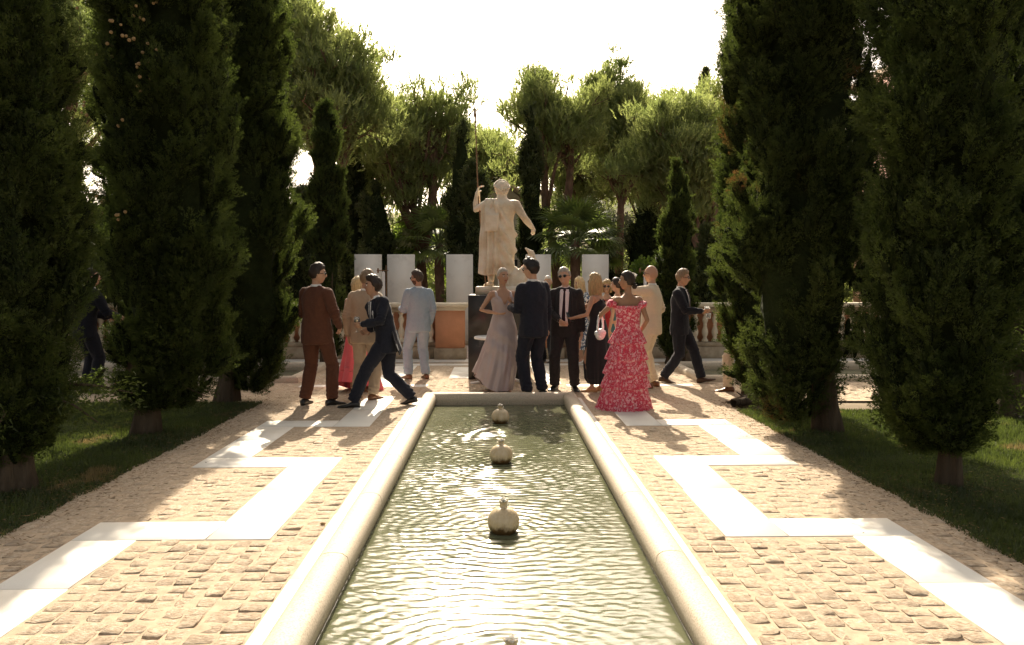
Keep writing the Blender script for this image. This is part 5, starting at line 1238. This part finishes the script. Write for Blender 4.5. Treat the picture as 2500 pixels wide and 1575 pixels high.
# 3 blonde woman in hot pink
t = person_base('blonde woman in a hot pink gown behind the beige suited man', -2.02, 11.55, -150, 1.70)
f = Fig(fem=True, hands=((-.1, .20, 1.0), (.15, .36, 1.22)), elbow=((-1, -.4, -.4), (.6, -.6, -.8)), head=(-55, 0, 0), pn=(None, (0, 0, 1)), curl=(.4, 1.0))
g = body(t, f, SK2, True, bare_arms=True, bare_legs=True); hair(t, f, True, 'bob', 'hair_light_blonde', seed=3)
def r3(v, a):
    z = 1.38*(1-v)+.06*v+(.12*math.sin(a*1+1)*v if v > .8 else 0); tt = z-.93; w_ = np.interp(tt, [-.9, -.3, -.05, .17, .34, .45], [.36, .22, .18, .125, .155, .12]); d_ = np.interp(tt, [-.9, -.3, -.05, .17, .34, .45], [.32, .18, .13, .095, .125, .08]); fo = 1+.07*v*math.sin(9*a+v*2)+.04*v*math.sin(17*a)
    return vec(w_*fo*math.cos(a), d_*fo*math.sin(a), z)
dress(t, 'pink_chiffon', r3)
for i in (0, 1): MB().tube([f.an[i]+vec(0, .0, -.07), f.an[i]+vec(0, .14, -.08)], [.03, .03], 8).build('shoe', M['gold'], t, True)
glass_at(t, g[1], 'wine', 'wine glass held up beside the brown suited man', .09)
# 4 leaning navy man
t = person_base('dark haired man in a navy suit leaning forward, striding left, white flower on his lapel', -1.45, 10.12, 86, 1.80)
f = Fig(feet=((-.14, .36), (.14, -.34)), heel=(0, 14), toe=(-8, 22), hip=(0, -.04), hipz=.86, lean=19, twist=-46, hands=((-.20, .22, 1.06), (.12, .20, .98)), elbow=((-.5, -1, -.1), (.5, -1, -.2)), head=(-18, 6, 4), pn=((.6, .6, 0), (-1, .2, 0)), curl=(1.0, .9), knee=((0, 1, 0), (0, 1, 0)))
g = body(t, f, SK, brow=(.03, .02, .015)); surf = suit(t, f, 'navy_wool', 'navy_wool', 'leather_black', tie='tie_grey', open_to=.10, vw=.055, seed=4, tail=.08); hair(t, f, False, 'thick', 'hair_dark_brown', seed=4)
mb = MB(); c = surf(.36, -.105, .02)
for k in range(5):
    a = k*1.25; mb.ball(c+vec(.012*math.cos(a), .004, .014*math.sin(a)+.006), (.012, .008, .018), 7, 5)
mb.tube([c+vec(0, 0, -.01), c+vec(.004, 0, -.06)], [.004, .003], 5, 0); mb.build('boutonniere', M['shirt_white'], t, True)
glass_at(t, g[0]+vec(0, .01, 0), 'wine', 'stemmed wine glass hanging from the leaning man\'s hand', .10)
# 5 pale blue suit
t = person_base('bearded man in a pale blue suit with his back turned, near the terracotta pillar', -1.30, 12.95, 28, 1.82)
f = Fig(feet=((-.14, .05), (.13, -.04)), toe=(-12, 6), hip=(.02, 0), lean=-1, hands=((-.16, .30, 1.13), (.23, .03, .90)), elbow=((-.35, -1, -.6), (.25, -1, -.1)), head=(-42, -2, 0), pn=((.8, .3, 0), (-1, 0, 0)), curl=(.9, .7), knee=((-.15, 1, 0), (.1, 1, 0)))
g = body(t, f, SK, beard=True, brow=(.10, .05, .03)); suit(t, f, 'pale_blue_cotton', 'pale_blue_cotton', 'leather_brown', front=False, seed=5); hair(t, f, False, 'short', 'hair_brown', seed=5); sunglasses(f, t)
glass_at(t, g[0], 'tumbler', 'tumbler of amber drink held by the man in pale blue', .045)
# 6 woman in satin
t = person_base('woman in a long grey mauve satin dress with slicked back silver hair, facing the pool', .08, 11.5, -168, 1.84)
f = Fig(fem=True, feet=((-.06, .02), (.10, .02)), toe=(-5, 8), hands=((-.10, .26, 1.26), (.14, .20, 1.12)), elbow=((-.9, -.5, -.5), (1, -.5, -.5)), head=(-18, 4, 2), pn=((.5, .4, .4), (-.4, .2, 1)), curl=(.9, .35), lean=-2)
g = body(t, f, SK, True, bare_arms=True, bare_legs=True, brow=(.12, .08, .05), lip=(.35, .08, .07)); hair(t, f, True, 'slick', 'hair_silver', seed=6)
def r6(v, a):
    ks = [-.93, -.6, -.3, -.08, .02, .17, .26, .34, .40, .44]
    ca, sa = math.cos(a), math.sin(a); front = max(0, sa)**6*max(0, 1-abs(ca)*1.2)
    top = .425-.13*math.exp(-(ca/.28)**2)*(sa > 0)-.05*math.exp(-(ca/.5)**2)*(sa < 0)-.02*abs(ca)**4*2
    bot = -.90+.26*max(0, ca)**2*(1)  # the hem lifted on one side
    tt = top+(bot-top)*v**.92; w_ = np.interp(tt, ks, [.265, .25, .225, .205, .186, .140, .150, .170, .168, .15]); d_ = np.interp(tt, ks, [.23, .22, .20, .175, .150, .112, .125, .148, .138, .115])
    k = max(0, -tt)/.9; sh = .19*k**1.6   # sweep of the skirt
    fo = 1+(.045*math.sin(11*a+3*k)+.03*math.sin(19*a-2*k))*min(1, k*1.8); dr = .012*math.sin((tt*26)+a*3.2)*math.exp(-((tt+.18)/.28)**2)*(sa > -.2)
    fr = f.spine(tt); w2 = w_*(1+.55*k*max(0, ca))
    return fr[0]+fr[1]*(w2*ca*fo+sh*.7)+fr[2]*(d_*sa*fo+.004+dr)
dress(t, 'satin', r6, 70, 96)
for s_ in (-1, 1):
    MB().tube([f.spine(.40)[0]+f.spine(.4)[1]*s_*.10+f.spine(.4)[2]*.105, f.spine(.47)[0]+f.spine(.4)[1]*s_*.105+f.spine(.4)[2]*.05, f.spine(.49)[0]+f.spine(.4)[1]*s_*.10-f.spine(.4)[2]*.01, f.spine(.40)[0]+f.spine(.4)[1]*s_*.09-f.spine(.4)[2]*.095], [.022, .018, .016, .018], 8).build('strap', M['satin'], t, True)
    MB().tube([f.hc+f.headM @ vec(s_*.076, -.004, -.035), f.hc+f.headM @ vec(s_*.078, -.004, -.11)], [.004, .006], 6).build('earring', M['white_paint'], t, True)
for i in (0, 1): MB().tube([f.an[i]+vec(0, -.03, -.075), f.an[i]+vec(0, .15, -.082)], [.02, .026], 8).build('shoe', M['leather_brown'], t, True)
# 7 tall dark navy man from behind
t = person_base('tall black haired man in a dark navy suit, back turned, facing the satin dress woman', .53, 10.95, 36, 1.95)
f = Fig(feet=((-.12, .02), (.10, -.02)), toe=(-10, 10), hip=(-.03, 0), side=-2, hands=((-.16, .32, 1.14), (.21, .04, .86)), elbow=((-.4, -1, -.5), (.4, -1, -.1)), head=(-28, -4, 0), pn=((1, .2, 0), (-1, 0, 0)), curl=(.95, .5))
g = body(t, f, SK2, brow=(.02, .015, .01)); suit(t, f, 'navy_wool', 'navy_wool', 'leather_black', front=False, seed=7); hair(t, f, False, 'thick', 'hair_black', seed=7); sunglasses(f, t)
glass_at(t, g[0], 'tumbler', 'small clear glass between the satin dress woman and the tall man', .045)
# 8 smiling man
t = person_base('smiling grey haired man in an open charcoal suit and sunglasses, facing the camera', .99, 11.58, 168, 1.84)
f = Fig(feet=((-.14, .02), (.15, .0)), toe=(-22, 16), lean=-2, hip=(0, 0), hands=((-.25, .06, .84), (.05, .27, 1.02)), elbow=((-1, -.5, 0), (1, -.5, -.1)), head=(10, 2, 6), pn=(None, (-.5, -.6, .2)), curl=(.6, 1.1))
g = body(t, f, SK2, brow=(.3, .26, .22), lip=(.55, .35, .30)); suit(t, f, 'charcoal_wool', 'charcoal_wool', 'leather_black', shirt='shirt_pink', tie='tie_dark', open_to=.0, vw=.075, belly=.05, seed=8); hair(t, f, False, 'grey', 'hair_grey', seed=8); sunglasses(f, t)
# 9 white haired man far
t = person_base('white haired man in burgundy tie, farther back between two dark suited men', .99, 15.5, 150, 1.75)
f = Fig(feet=((-.10, 0), (.10, 0)), hands=((-.22, .1, .88), (.2, .1, .88)), head=(-18, 0, 0)); body(t, f, SK2, brow=(.4, .36, .3)); suit(t, f, 'midnight_wool', 'midnight_wool', 'leather_black', tie='tie_burgundy', open_to=.08, vw=.075, seed=9); hair(t, f, False, 'crop', 'hair_white', seed=9)
# 10 floral woman
t = person_base('curly blonde woman in a navy and white floral dress standing near the balustrade', 1.60, 15.2, 128, 1.72)
f = Fig(fem=True, feet=((-.10, .06), (.08, -.05)), heel=(25, 25), hands=((-.16, .26, 1.02), (.12, .26, 1.05)), elbow=((-1, -.6, -.2), (1, -.6, -.2)), head=(12, -8, 0)); body(t, f, SK2, True, bare_arms=True, bare_legs=True); hair(t, f, True, 'curly', 'hair_light_blonde', seed=10)
def r10(v, a):
    tt = .45+(-.62-.45)*v; ks = [-.7, -.3, -.05, .17, .34, .45]; w_ = np.interp(tt, ks, [.25, .20, .18, .125, .158, .15]); d_ = np.interp(tt, ks, [.22, .16, .13, .097, .13, .09]); k = max(0, -tt); fo = 1+.06*k*2*math.sin(8*a+1); fr = f.spine(tt)
    return fr[0]+fr[1]*w_*fo*math.cos(a)+fr[2]*d_*fo*math.sin(a)
dress(t, 'floral_blue', r10)
for i in (0, 1):
    MB().tube([f.sh[i], f.sh[i]*.62+f.el[i]*.38], [.066, .064], 10).build('sleeve', M['floral_blue'], t, True); MB().tube([f.an[i]+vec(0, .0, -.06), f.an[i]+vec(0, .13, -.09)], [.022, .028], 8).build('shoe', M['white_paint'], t, True)
# 11 black dress
t = person_base('woman in a sleeveless black dress with straight blonde hair reaching out to the smiling man', 1.42, 11.38, 62, 1.76)
f = Fig(fem=True, feet=((-.08, .03), (.08, -.05)), toe=(0, 10), hip=(0, -.02), lean=3, hands=((-.24, .26, 1.10), (.04, .50, 1.13)), elbow=((-.8, -.5, -.8), (.8, -.4, -.9)), head=(-2, 0, 0), pn=((.4, .5, .5), (0, .1, -1)), curl=(.9, .25))
g = body(t, f, SK, True, bare_arms=True, bare_legs=True); hair(t, f, True, 'long', 'hair_blonde', seed=11); sunglasses(f, t, 1.01)
def r11(v, a):
    ca, sa = math.cos(a), math.sin(a); top = .43-.05*ca**4; tt = top+(-.80-top)*v; ks = [-.82, -.72, -.5, -.2, .0, .17, .34, .45]; w_ = np.interp(tt, ks, [.12, .19, .215, .205, .185, .135, .158, .125]); d_ = np.interp(tt, ks, [.12, .18, .20, .17, .145, .105, .132, .085]); k = max(0, -tt); fo = 1+.10*k*math.sin(9*a+2)+.06*k*math.sin(15*a); fr = f.spine(tt)
    return fr[0]+fr[1]*w_*fo*ca+fr[2]*(d_*fo*sa)
dress(t, 'black_jersey', r11)
for i in (0, 1):
    s_ = (-1, 1)[i]; MB().tube([f.spine(.40)[0]+f.spine(.4)[1]*s_*.09+f.spine(.4)[2]*.10, f.spine(.50)[0]+f.spine(.4)[1]*s_*.075, f.spine(.40)[0]+f.spine(.4)[1]*s_*.05-f.spine(.4)[2]*.10], [.018, .014, .018], 8).build('strap', M['black_jersey'], t, True)
    mb = MB(); shoe(mb, f.an[i]+vec(0, 0, .0), f.toe[i], 0, .92); mb.build('shoe', M['sandal'], t, True)
W = Matrix.Translation(t.location) @ Matrix.Rotation(t.rotation_euler[2], 4, 'Z') @ Matrix.Scale(t.scale[0], 4)
q = W @ Vector(g[0]); ph = empty('phone', q, .6, 'black phone held up by the woman in the black dress', 'phone'); ph.rotation_euler = (R(60), 0, R(40)); MB().box(-.036, .036, -.075, .075, -.004, .004, .002).build('case', M['leather_black'], ph); MB().box(-.032, .032, -.07, .07, .0042, .005).build('screen', M['dark_glass'], ph)
# 12 red pink tiered dress
t = person_base('woman in an off shoulder red and pink floral tiered gown, back to the camera', 1.63, 9.9, 10, 1.77)
f = Fig(fem=True, feet=((-.08, 0), (.08, 0)), twist=-6, hands=((-.26, .34, 1.16), (.19, .10, .95)), elbow=((-1, -.5, -.7), (.4, -1, -.1)), head=(-58, 3, 0), pn=((.6, .1, .4), (-1, 0, 0)), curl=(.9, .5))
g = body(t, f, SK3, True, bare_arms=True); hair(t, f, True, 'bun', 'hair_dark_brown', seed=12)
tiers = [(.08, -.10), (-.10, -.30), (-.30, -.48), (-.48, -.66), (-.66, -.93)]
def r12(v, a):
    tt = .385+(-.925-.385)*v; ks = [-.93, -.66, -.48, -.30, -.10, .08, .17, .27, .34, .39]; w_ = np.interp(tt, ks, [.325, .285, .255, .235, .205, .165, .15, .158, .172, .178]); d_ = np.interp(tt, ks, [.29, .25, .22, .20, .165, .125, .112, .12, .132, .12])
    ex = 0; fo = 0
    for (a0, b0) in tiers:
        if b0 <= tt <= a0: q = (a0-tt)/(a0-b0); ex = .030*q**.8-.004; fo = .016*(.25+q)
    ru = fo*(math.sin(23*a+tt*3+math.sin(3*a)*2)+.6*math.sin(37*a+1))
    if tt > .34: ex = .012; ru = .006*math.sin(30*a)
    fr = f.spine(tt); k = max(0, -tt)
    return fr[0]+fr[1]*((w_+ex+ru)*math.cos(a)-.05*k)+fr[2]*(d_+ex+ru)*math.sin(a)+vec(0, 0, .006*math.sin(19*a)*(ex > .02))
dress(t, 'floral_pink', r12, 130, 150)
for i in (0, 1):
    mb = MB(); rg = np.random.default_rng(i)
    A = f.sh[i]*.72+f.el[i]*.28
    for k in range(20):
        v = norm(rg.normal(size=3)); mb.ball(A+v*vec(.052, .052, .03), vec(.030, .030, .026)*rg.uniform(.8, 1.2), 8, 6)
    V, Nn, F = remesh(mb, .012, 1); V = folds(V, Nn, .008, (40, 40, 25), i); add_obj('sleeve', np_mesh('sleeve', V, F=F, mats=[M['floral_pink']], smooth=True), t)
glass_at(t, g[0], 'tumbler', 'short glass in the raised hand of the woman in the tiered gown', .045)
W = Matrix.Translation(t.location) @ Matrix.Rotation(t.rotation_euler[2], 4, 'Z') @ Matrix.Scale(t.scale[0], 4)
q = W @ Vector(f.el[0]*.35+f.wr[0]*.65)
bg_ = empty('handbag', (q.x, q.y, q.z-.30), R(60), 'silver woven handbag hanging from the forearm of the woman in the tiered gown', 'handbag')
M['silver_weave'] = mat('silver_weave', (.70, .72, .72), .35, .25, 60, 1.0, 70, .5, metal=.1, bdist=.01)
mb = MB(); mb.ball((0, 0, .07), (.115, .05, .075), 16, 10)
for k in range(18):
    a = 2*math.pi*k/18; mb.ball((.105*math.cos(a), .045*math.sin(a), .085), (.02, .018, .03), 7, 5)
V, Nn, F = remesh(mb, .008, 1); V = V+Nn*(.004*np.sin(V[:, 0]*160+V[:, 2]*90)*np.sin(V[:, 2]*160))[:, None]; add_obj('bag_body', np_mesh('bag_body', V, F=F, mats=[M['silver_weave']], smooth=True), bg_)
pts = [(.09*math.cos(a), 0, .11+.215*math.sin(a)) for a in np.linspace(0, math.pi, 15)]; MB().tube(pts, [.014+.004*(k % 2) for k in range(15)], 8).build('handle', M['silver_weave'], bg_, True)
# 13 woman with short hair behind
t = person_base('woman in red with short blonde hair and sunglasses, mostly hidden behind the tiered gown', 1.93, 14.0, 150, 1.66)
f = Fig(fem=True, head=(-20, 0, 0)); body(t, f, SK2, True, bare_arms=True, bare_legs=True); hair(t, f, True, 'bob', 'hair_blonde', seed=13); sunglasses(f, t, 1.01); dress(t, 'red_cloth', r10)
for i in (0, 1): MB().tube([f.an[i]+vec(0, .0, -.06), f.an[i]+vec(0, .13, -.08)], [.03, .03], 8).build('shoe', M['sandal'], t, True)
# 14 dark haired woman behind
t = person_base('dark haired woman in teal, mostly hidden behind the tiered gown', 1.93, 12.75, 60, 1.70)
f = Fig(fem=True, head=(0, 0, 0)); body(t, f, SK2, True, bare_arms=True, bare_legs=True); hair(t, f, True, 'bun', 'hair_dark_brown', seed=14); dress(t, 'teal_cloth', r10)
for i in (0, 1): MB().tube([f.an[i]+vec(0, .0, -.06), f.an[i]+vec(0, .13, -.08)], [.03, .03], 8).build('shoe', M['sandal'], t, True)
# 15 bald man drinking
t = person_base('bald man in a cream linen suit and sunglasses lifting a glass to his mouth', 2.30, 11.85, 66, 1.88)
f = Fig(feet=((-.13, .02), (.13, -.02)), toe=(-14, 12), hands=((-.04, .30, 1.56), (.22, .05, .92)), elbow=((-.7, .5, -.5), (.5, -1, 0)), head=(-6, 3, 0), pn=((.7, -.2, .3), (-1, 0, 0)), curl=(1.0, .6), lean=-1)
g = body(t, f, SK2, brow=(.15, .1, .07)); suit(t, f, 'cream_linen', 'cream_linen', 'leather_brown', front=False, seed=15); sunglasses(f, t)
glass_at(t, g[0], 'tumbler', 'clear glass at the bald man\'s mouth', .045, (25, 20))
# 16 walking man
t = person_base('man in a midnight suit, brown tie and aviator sunglasses walking right with a drink', 2.86, 12.4, -112, 1.86)
f = Fig(feet=((-.08, .32, .0), (.08, -.22)), heel=(-14, 6), toe=(-6, 14), hip=(0, .0), hipz=.90, lean=1, hands=((-.24, -.02, .90), (.10, .34, 1.10)), elbow=((-.9, -.7, 0), (.7, -.8, -.5)), head=(-6, -2, 0), pn=(None, (-.6, .1, .3)), curl=(.6, .9), twist=6)
g = body(t, f, SK, brow=(.08, .05, .03)); suit(t, f, 'midnight_wool', 'midnight_wool', 'leather_darkbrown', tie='tie_brown', open_to=.13, vw=.065, seed=16); hair(t, f, False, 'short', 'hair_sandy', seed=16); sunglasses(f, t)
glass_at(t, g[1], 'tumbler', 'upper of two clear glasses held by the man walking right', .03); glass_at(t, g[1]+vec(.02, .03, -.10), 'tumbler', 'lower of two clear glasses held by the man walking right', .03)
# 17 striding man behind the cypress
t = person_base('man in cream trousers and brown shoes behind the right cypress, only his legs showing', 3.56, 11.42, 84, 1.82)
f = Fig(feet=((-.08, .22), (.08, -.24)), heel=(0, 8), toe=(-6, 10), hipz=.89, hands=((-.24, .1, .9), (.24, -.05, .9)))
body(t, f, SK2); suit(t, f, 'beige_linen', 'cream_linen', 'leather_brown', tie='tie_brown', seed=17); hair(t, f, False, 'short', 'hair_brown', seed=17)
# 18 far left man
t = person_base('man in a dark suit bending forward behind the leftmost cypress', -5.80, 11.4, -38, 1.84)
f = Fig(feet=((-.12, .0), (.12, .0)), lean=14, hands=((-.15, .35, 1.05), (.15, .35, 1.05)), hip=(0, -.06), head=(20, 8, 0))
body(t, f, SK2); suit(t, f, 'midnight_wool', 'midnight_wool', 'leather_black', front=False, seed=18); hair(t, f, False, 'crop', 'hair_dark_brown', seed=18)

# ================================================================ STATUE (seen from behind, raised left arm on a spear)
t = empty('statue', (.06, 13.36, 1.37), 0, 'pale marble statue of a draped figure seen from behind with raised left arm', 'statue')
sc_ = 1.02; st = empty('figure_root', (0, 0, 0)); bpy.data.objects.remove(st)
t.scale = (sc_*1.24, sc_*1.12, sc_)
f = Fig(feet=((-.13, .05, .13), (.12, .0, .13)), toe=(-30, 20), hip=(0, 0), hipz=1.03, side=2, hands=((-.31, .20, 1.66), (.41, .05, 1.11)), elbow=((-.35, .4, -1), (-.1, -1, -.1)), head=(-14, 8, 0), pn=((1, 0, 0), (-1, .2, 0)), curl=(1.1, .8), knee=((-.1, 1, 0), (.1, 1, 0)))
mb = MB(); loft(mb, f, [(a, b*1.12, c*1.15) for a, b, c in MALE]); mb.tube([f.spine(.48)[0], f.nb, f.nb+f.neck_up*.06, f.hc-f.headM @ vec(0, .02, .03)], [.09, .072, .066, .066], 12)
for i in (0, 1):
    mb.tube([f.sh[i]*.75+f.spine(.44)[0]*.25, f.sh[i]], [.070, .070], 10); mb.tube([f.sh[i], f.sh[i]*.5+f.el[i]*.5, f.el[i], f.el[i]*.6+f.wr[i]*.4, f.wr[i], f.wr[i]+norm(f.wr[i]-f.el[i])*.03], [.068, .060, .048, .052, .036, .034], 12)
    mb.tube([f.hipj[i], f.hipj[i]*.5+f.kn[i]*.5, f.kn[i], f.kn[i]*.6+f.an[i]*.4, f.an[i]+vec(0, 0, .02)], [.11, .095, .065, .068, .044], 12)
    Mz = rot((0, 0, 1), -R(f.toe[i])); mb.tube([f.an[i]+vec(0, -.03, -.05), f.an[i]+Mz @ vec(0, .06, -.05), f.an[i]+Mz @ vec(0, .16, -.065)], [.042, .045, .03], 9)
mb.ball(f.hc+vec(0, -.005, .005), (.098, .112, .13), 16, 12)
rg = np.random.default_rng(3)
V, Nn, F = remesh(mb, .013, 2); out = MB(); out.V.append(V); out.F = [list(map(int, q)) for q in F]; out.M = [0]*len(out.F); out.n = len(V); build_head(out, f, False, 1.02, eyes=False)
for i in (0, 1): limb_hand(out, f, i, 0, 1.15)
out.build('figure', [M['marble']]*5, t, True)
mb = MB()   # wreath tied round the hair
for k in range(26):
    a = 2*math.pi*k/26; c = f.hc+f.headM @ vec(.100*math.sin(a), .112*math.cos(a), .045+.045*math.cos(a)); mb.ball(c, (.016, .018, .026), 7, 5)
for s_ in (-1, 1): mb.tube([f.hc+f.headM @ vec(0, -.120, -.06), f.hc+f.headM @ vec(s_*.045, -.112, -.02), f.hc+f.headM @ vec(s_*.085, -.07, .02)], [.011, .010, .010], 6)
for k in range(12): a = R(20+140*k/11); mb.ball(f.hc+f.headM @ vec(.095*math.cos(a), .02, .02+.115*math.sin(a)), (.02, .03, .02), 7, 5)
mb.build('wreath', M['marble'], t, True)
def rs(v, a):
    ca, sa = math.cos(a), math.sin(a); tt = .50+(-.70-.50)*v
    left = -ca  # left of the viewer
    if v < .45: tt = tt-.34*max(0, ca+.15)**1.2*(1-v/.45)   # bare right shoulder, diagonal edge
    ks = [-.72, -.4, -.1, .1, .3, .42, .5]; w_ = np.interp(tt, ks, [.215, .205, .205, .19, .20, .195, .17]); d_ = np.interp(tt, ks, [.17, .165, .16, .145, .15, .14, .10])
    k = max(0, min(1, (.45-tt)/1.0))
    vert = (.030+.016*k)*math.sin(17*a+1.5*math.sin(2*a))*max(0, left+.15)**.5            # straight pleats on the left side
    diag = (.028*math.sin((tt*24+ca*9)))*max(0, ca+.55)**.7*(1 if tt > -.38 else .5)                  # swag folds across the back
    fr = f.spine(tt); hem = .018*math.sin(21*a)*(v > .93)
    wl = w_*(1.12 if ca < 0 else 1.0-.28*max(0, -tt-.2))
    return fr[0]+fr[1]*((wl+vert+diag)*ca-.02)+fr[2]*(d_+vert+diag)*sa+vec(0, 0, hem)
dress(t, 'marble', rs, 90, 120, 'drapery', .02)
mb = MB(); A = f.sh[0]; 
for k in range(7):
    x = -.04-.026*k; mb.tube([f.P+vec(x+.02, .11, .33), f.sh[0]+vec(.17+x*.9-.02, .045, .055), f.sh[0]+vec(.17+x*.9-.02, -.03, .06), f.P+vec(x, -.155, .25), f.P+vec(x-.01, -.175, .0)], [.015, .018, .019, .019, .014], 7)
V, Nn, F = remesh(mb, .009, 2); add_obj('mantle_pleats', np_mesh('mantle_pleats', V, F=F, mats=[M['marble']], smooth=True), t)
mb = MB(); mb.tube([(.20, .04, .05), (.24, .04, .28), (.33, .04, .42), (.42, .04, .56), (.40, .04, .70), (.33, .04, .76)], [.13, .11, .065, .058, .04, .012], 12); mb.ball((.14, .06, .2), (.16, .14, .28), 12, 8)
V, Nn, F = remesh(mb, .013, 3); V = folds(V, Nn, .008, (12, 12, 12), 3); add_obj('dolphin_support', np_mesh('dolphin_support', V, F=F, mats=[M['marble']], smooth=True), t)
MB().box(-.33, .36, -.28, .30, .003, .135, .012).build('base_slab', M['marble'], t)
hp = Vector(f.wr[0])*sc_; hp = Vector((hp.x*1.24, hp.y*1.12, hp.z))+Vector((.06, 13.36, 1.37)); top = Vector((-.36, 13.30, 4.28)); bot = Vector((-.19, 13.28, 1.512))
sp = empty('spear', bot, 0, 'long thin bronze spear in the raised hand of the statue', 'spear')
d = top-bot; g0 = Vector((hp.x+.005, hp.y-.005, hp.z+.08))-bot
MB().tube([(0, 0, 0), tuple(g0), tuple(d)], [.011, .012, .010], 8).build('shaft', M['bronze'], sp, True)
dn = d.normalized(); MB().tube([tuple(d-dn*.05), tuple(d+dn*.0), tuple(d+dn*.05), tuple(d+dn*.22)], [.012, .016, .026, .002], 8).build('spearhead', M['bronze'], sp, True)
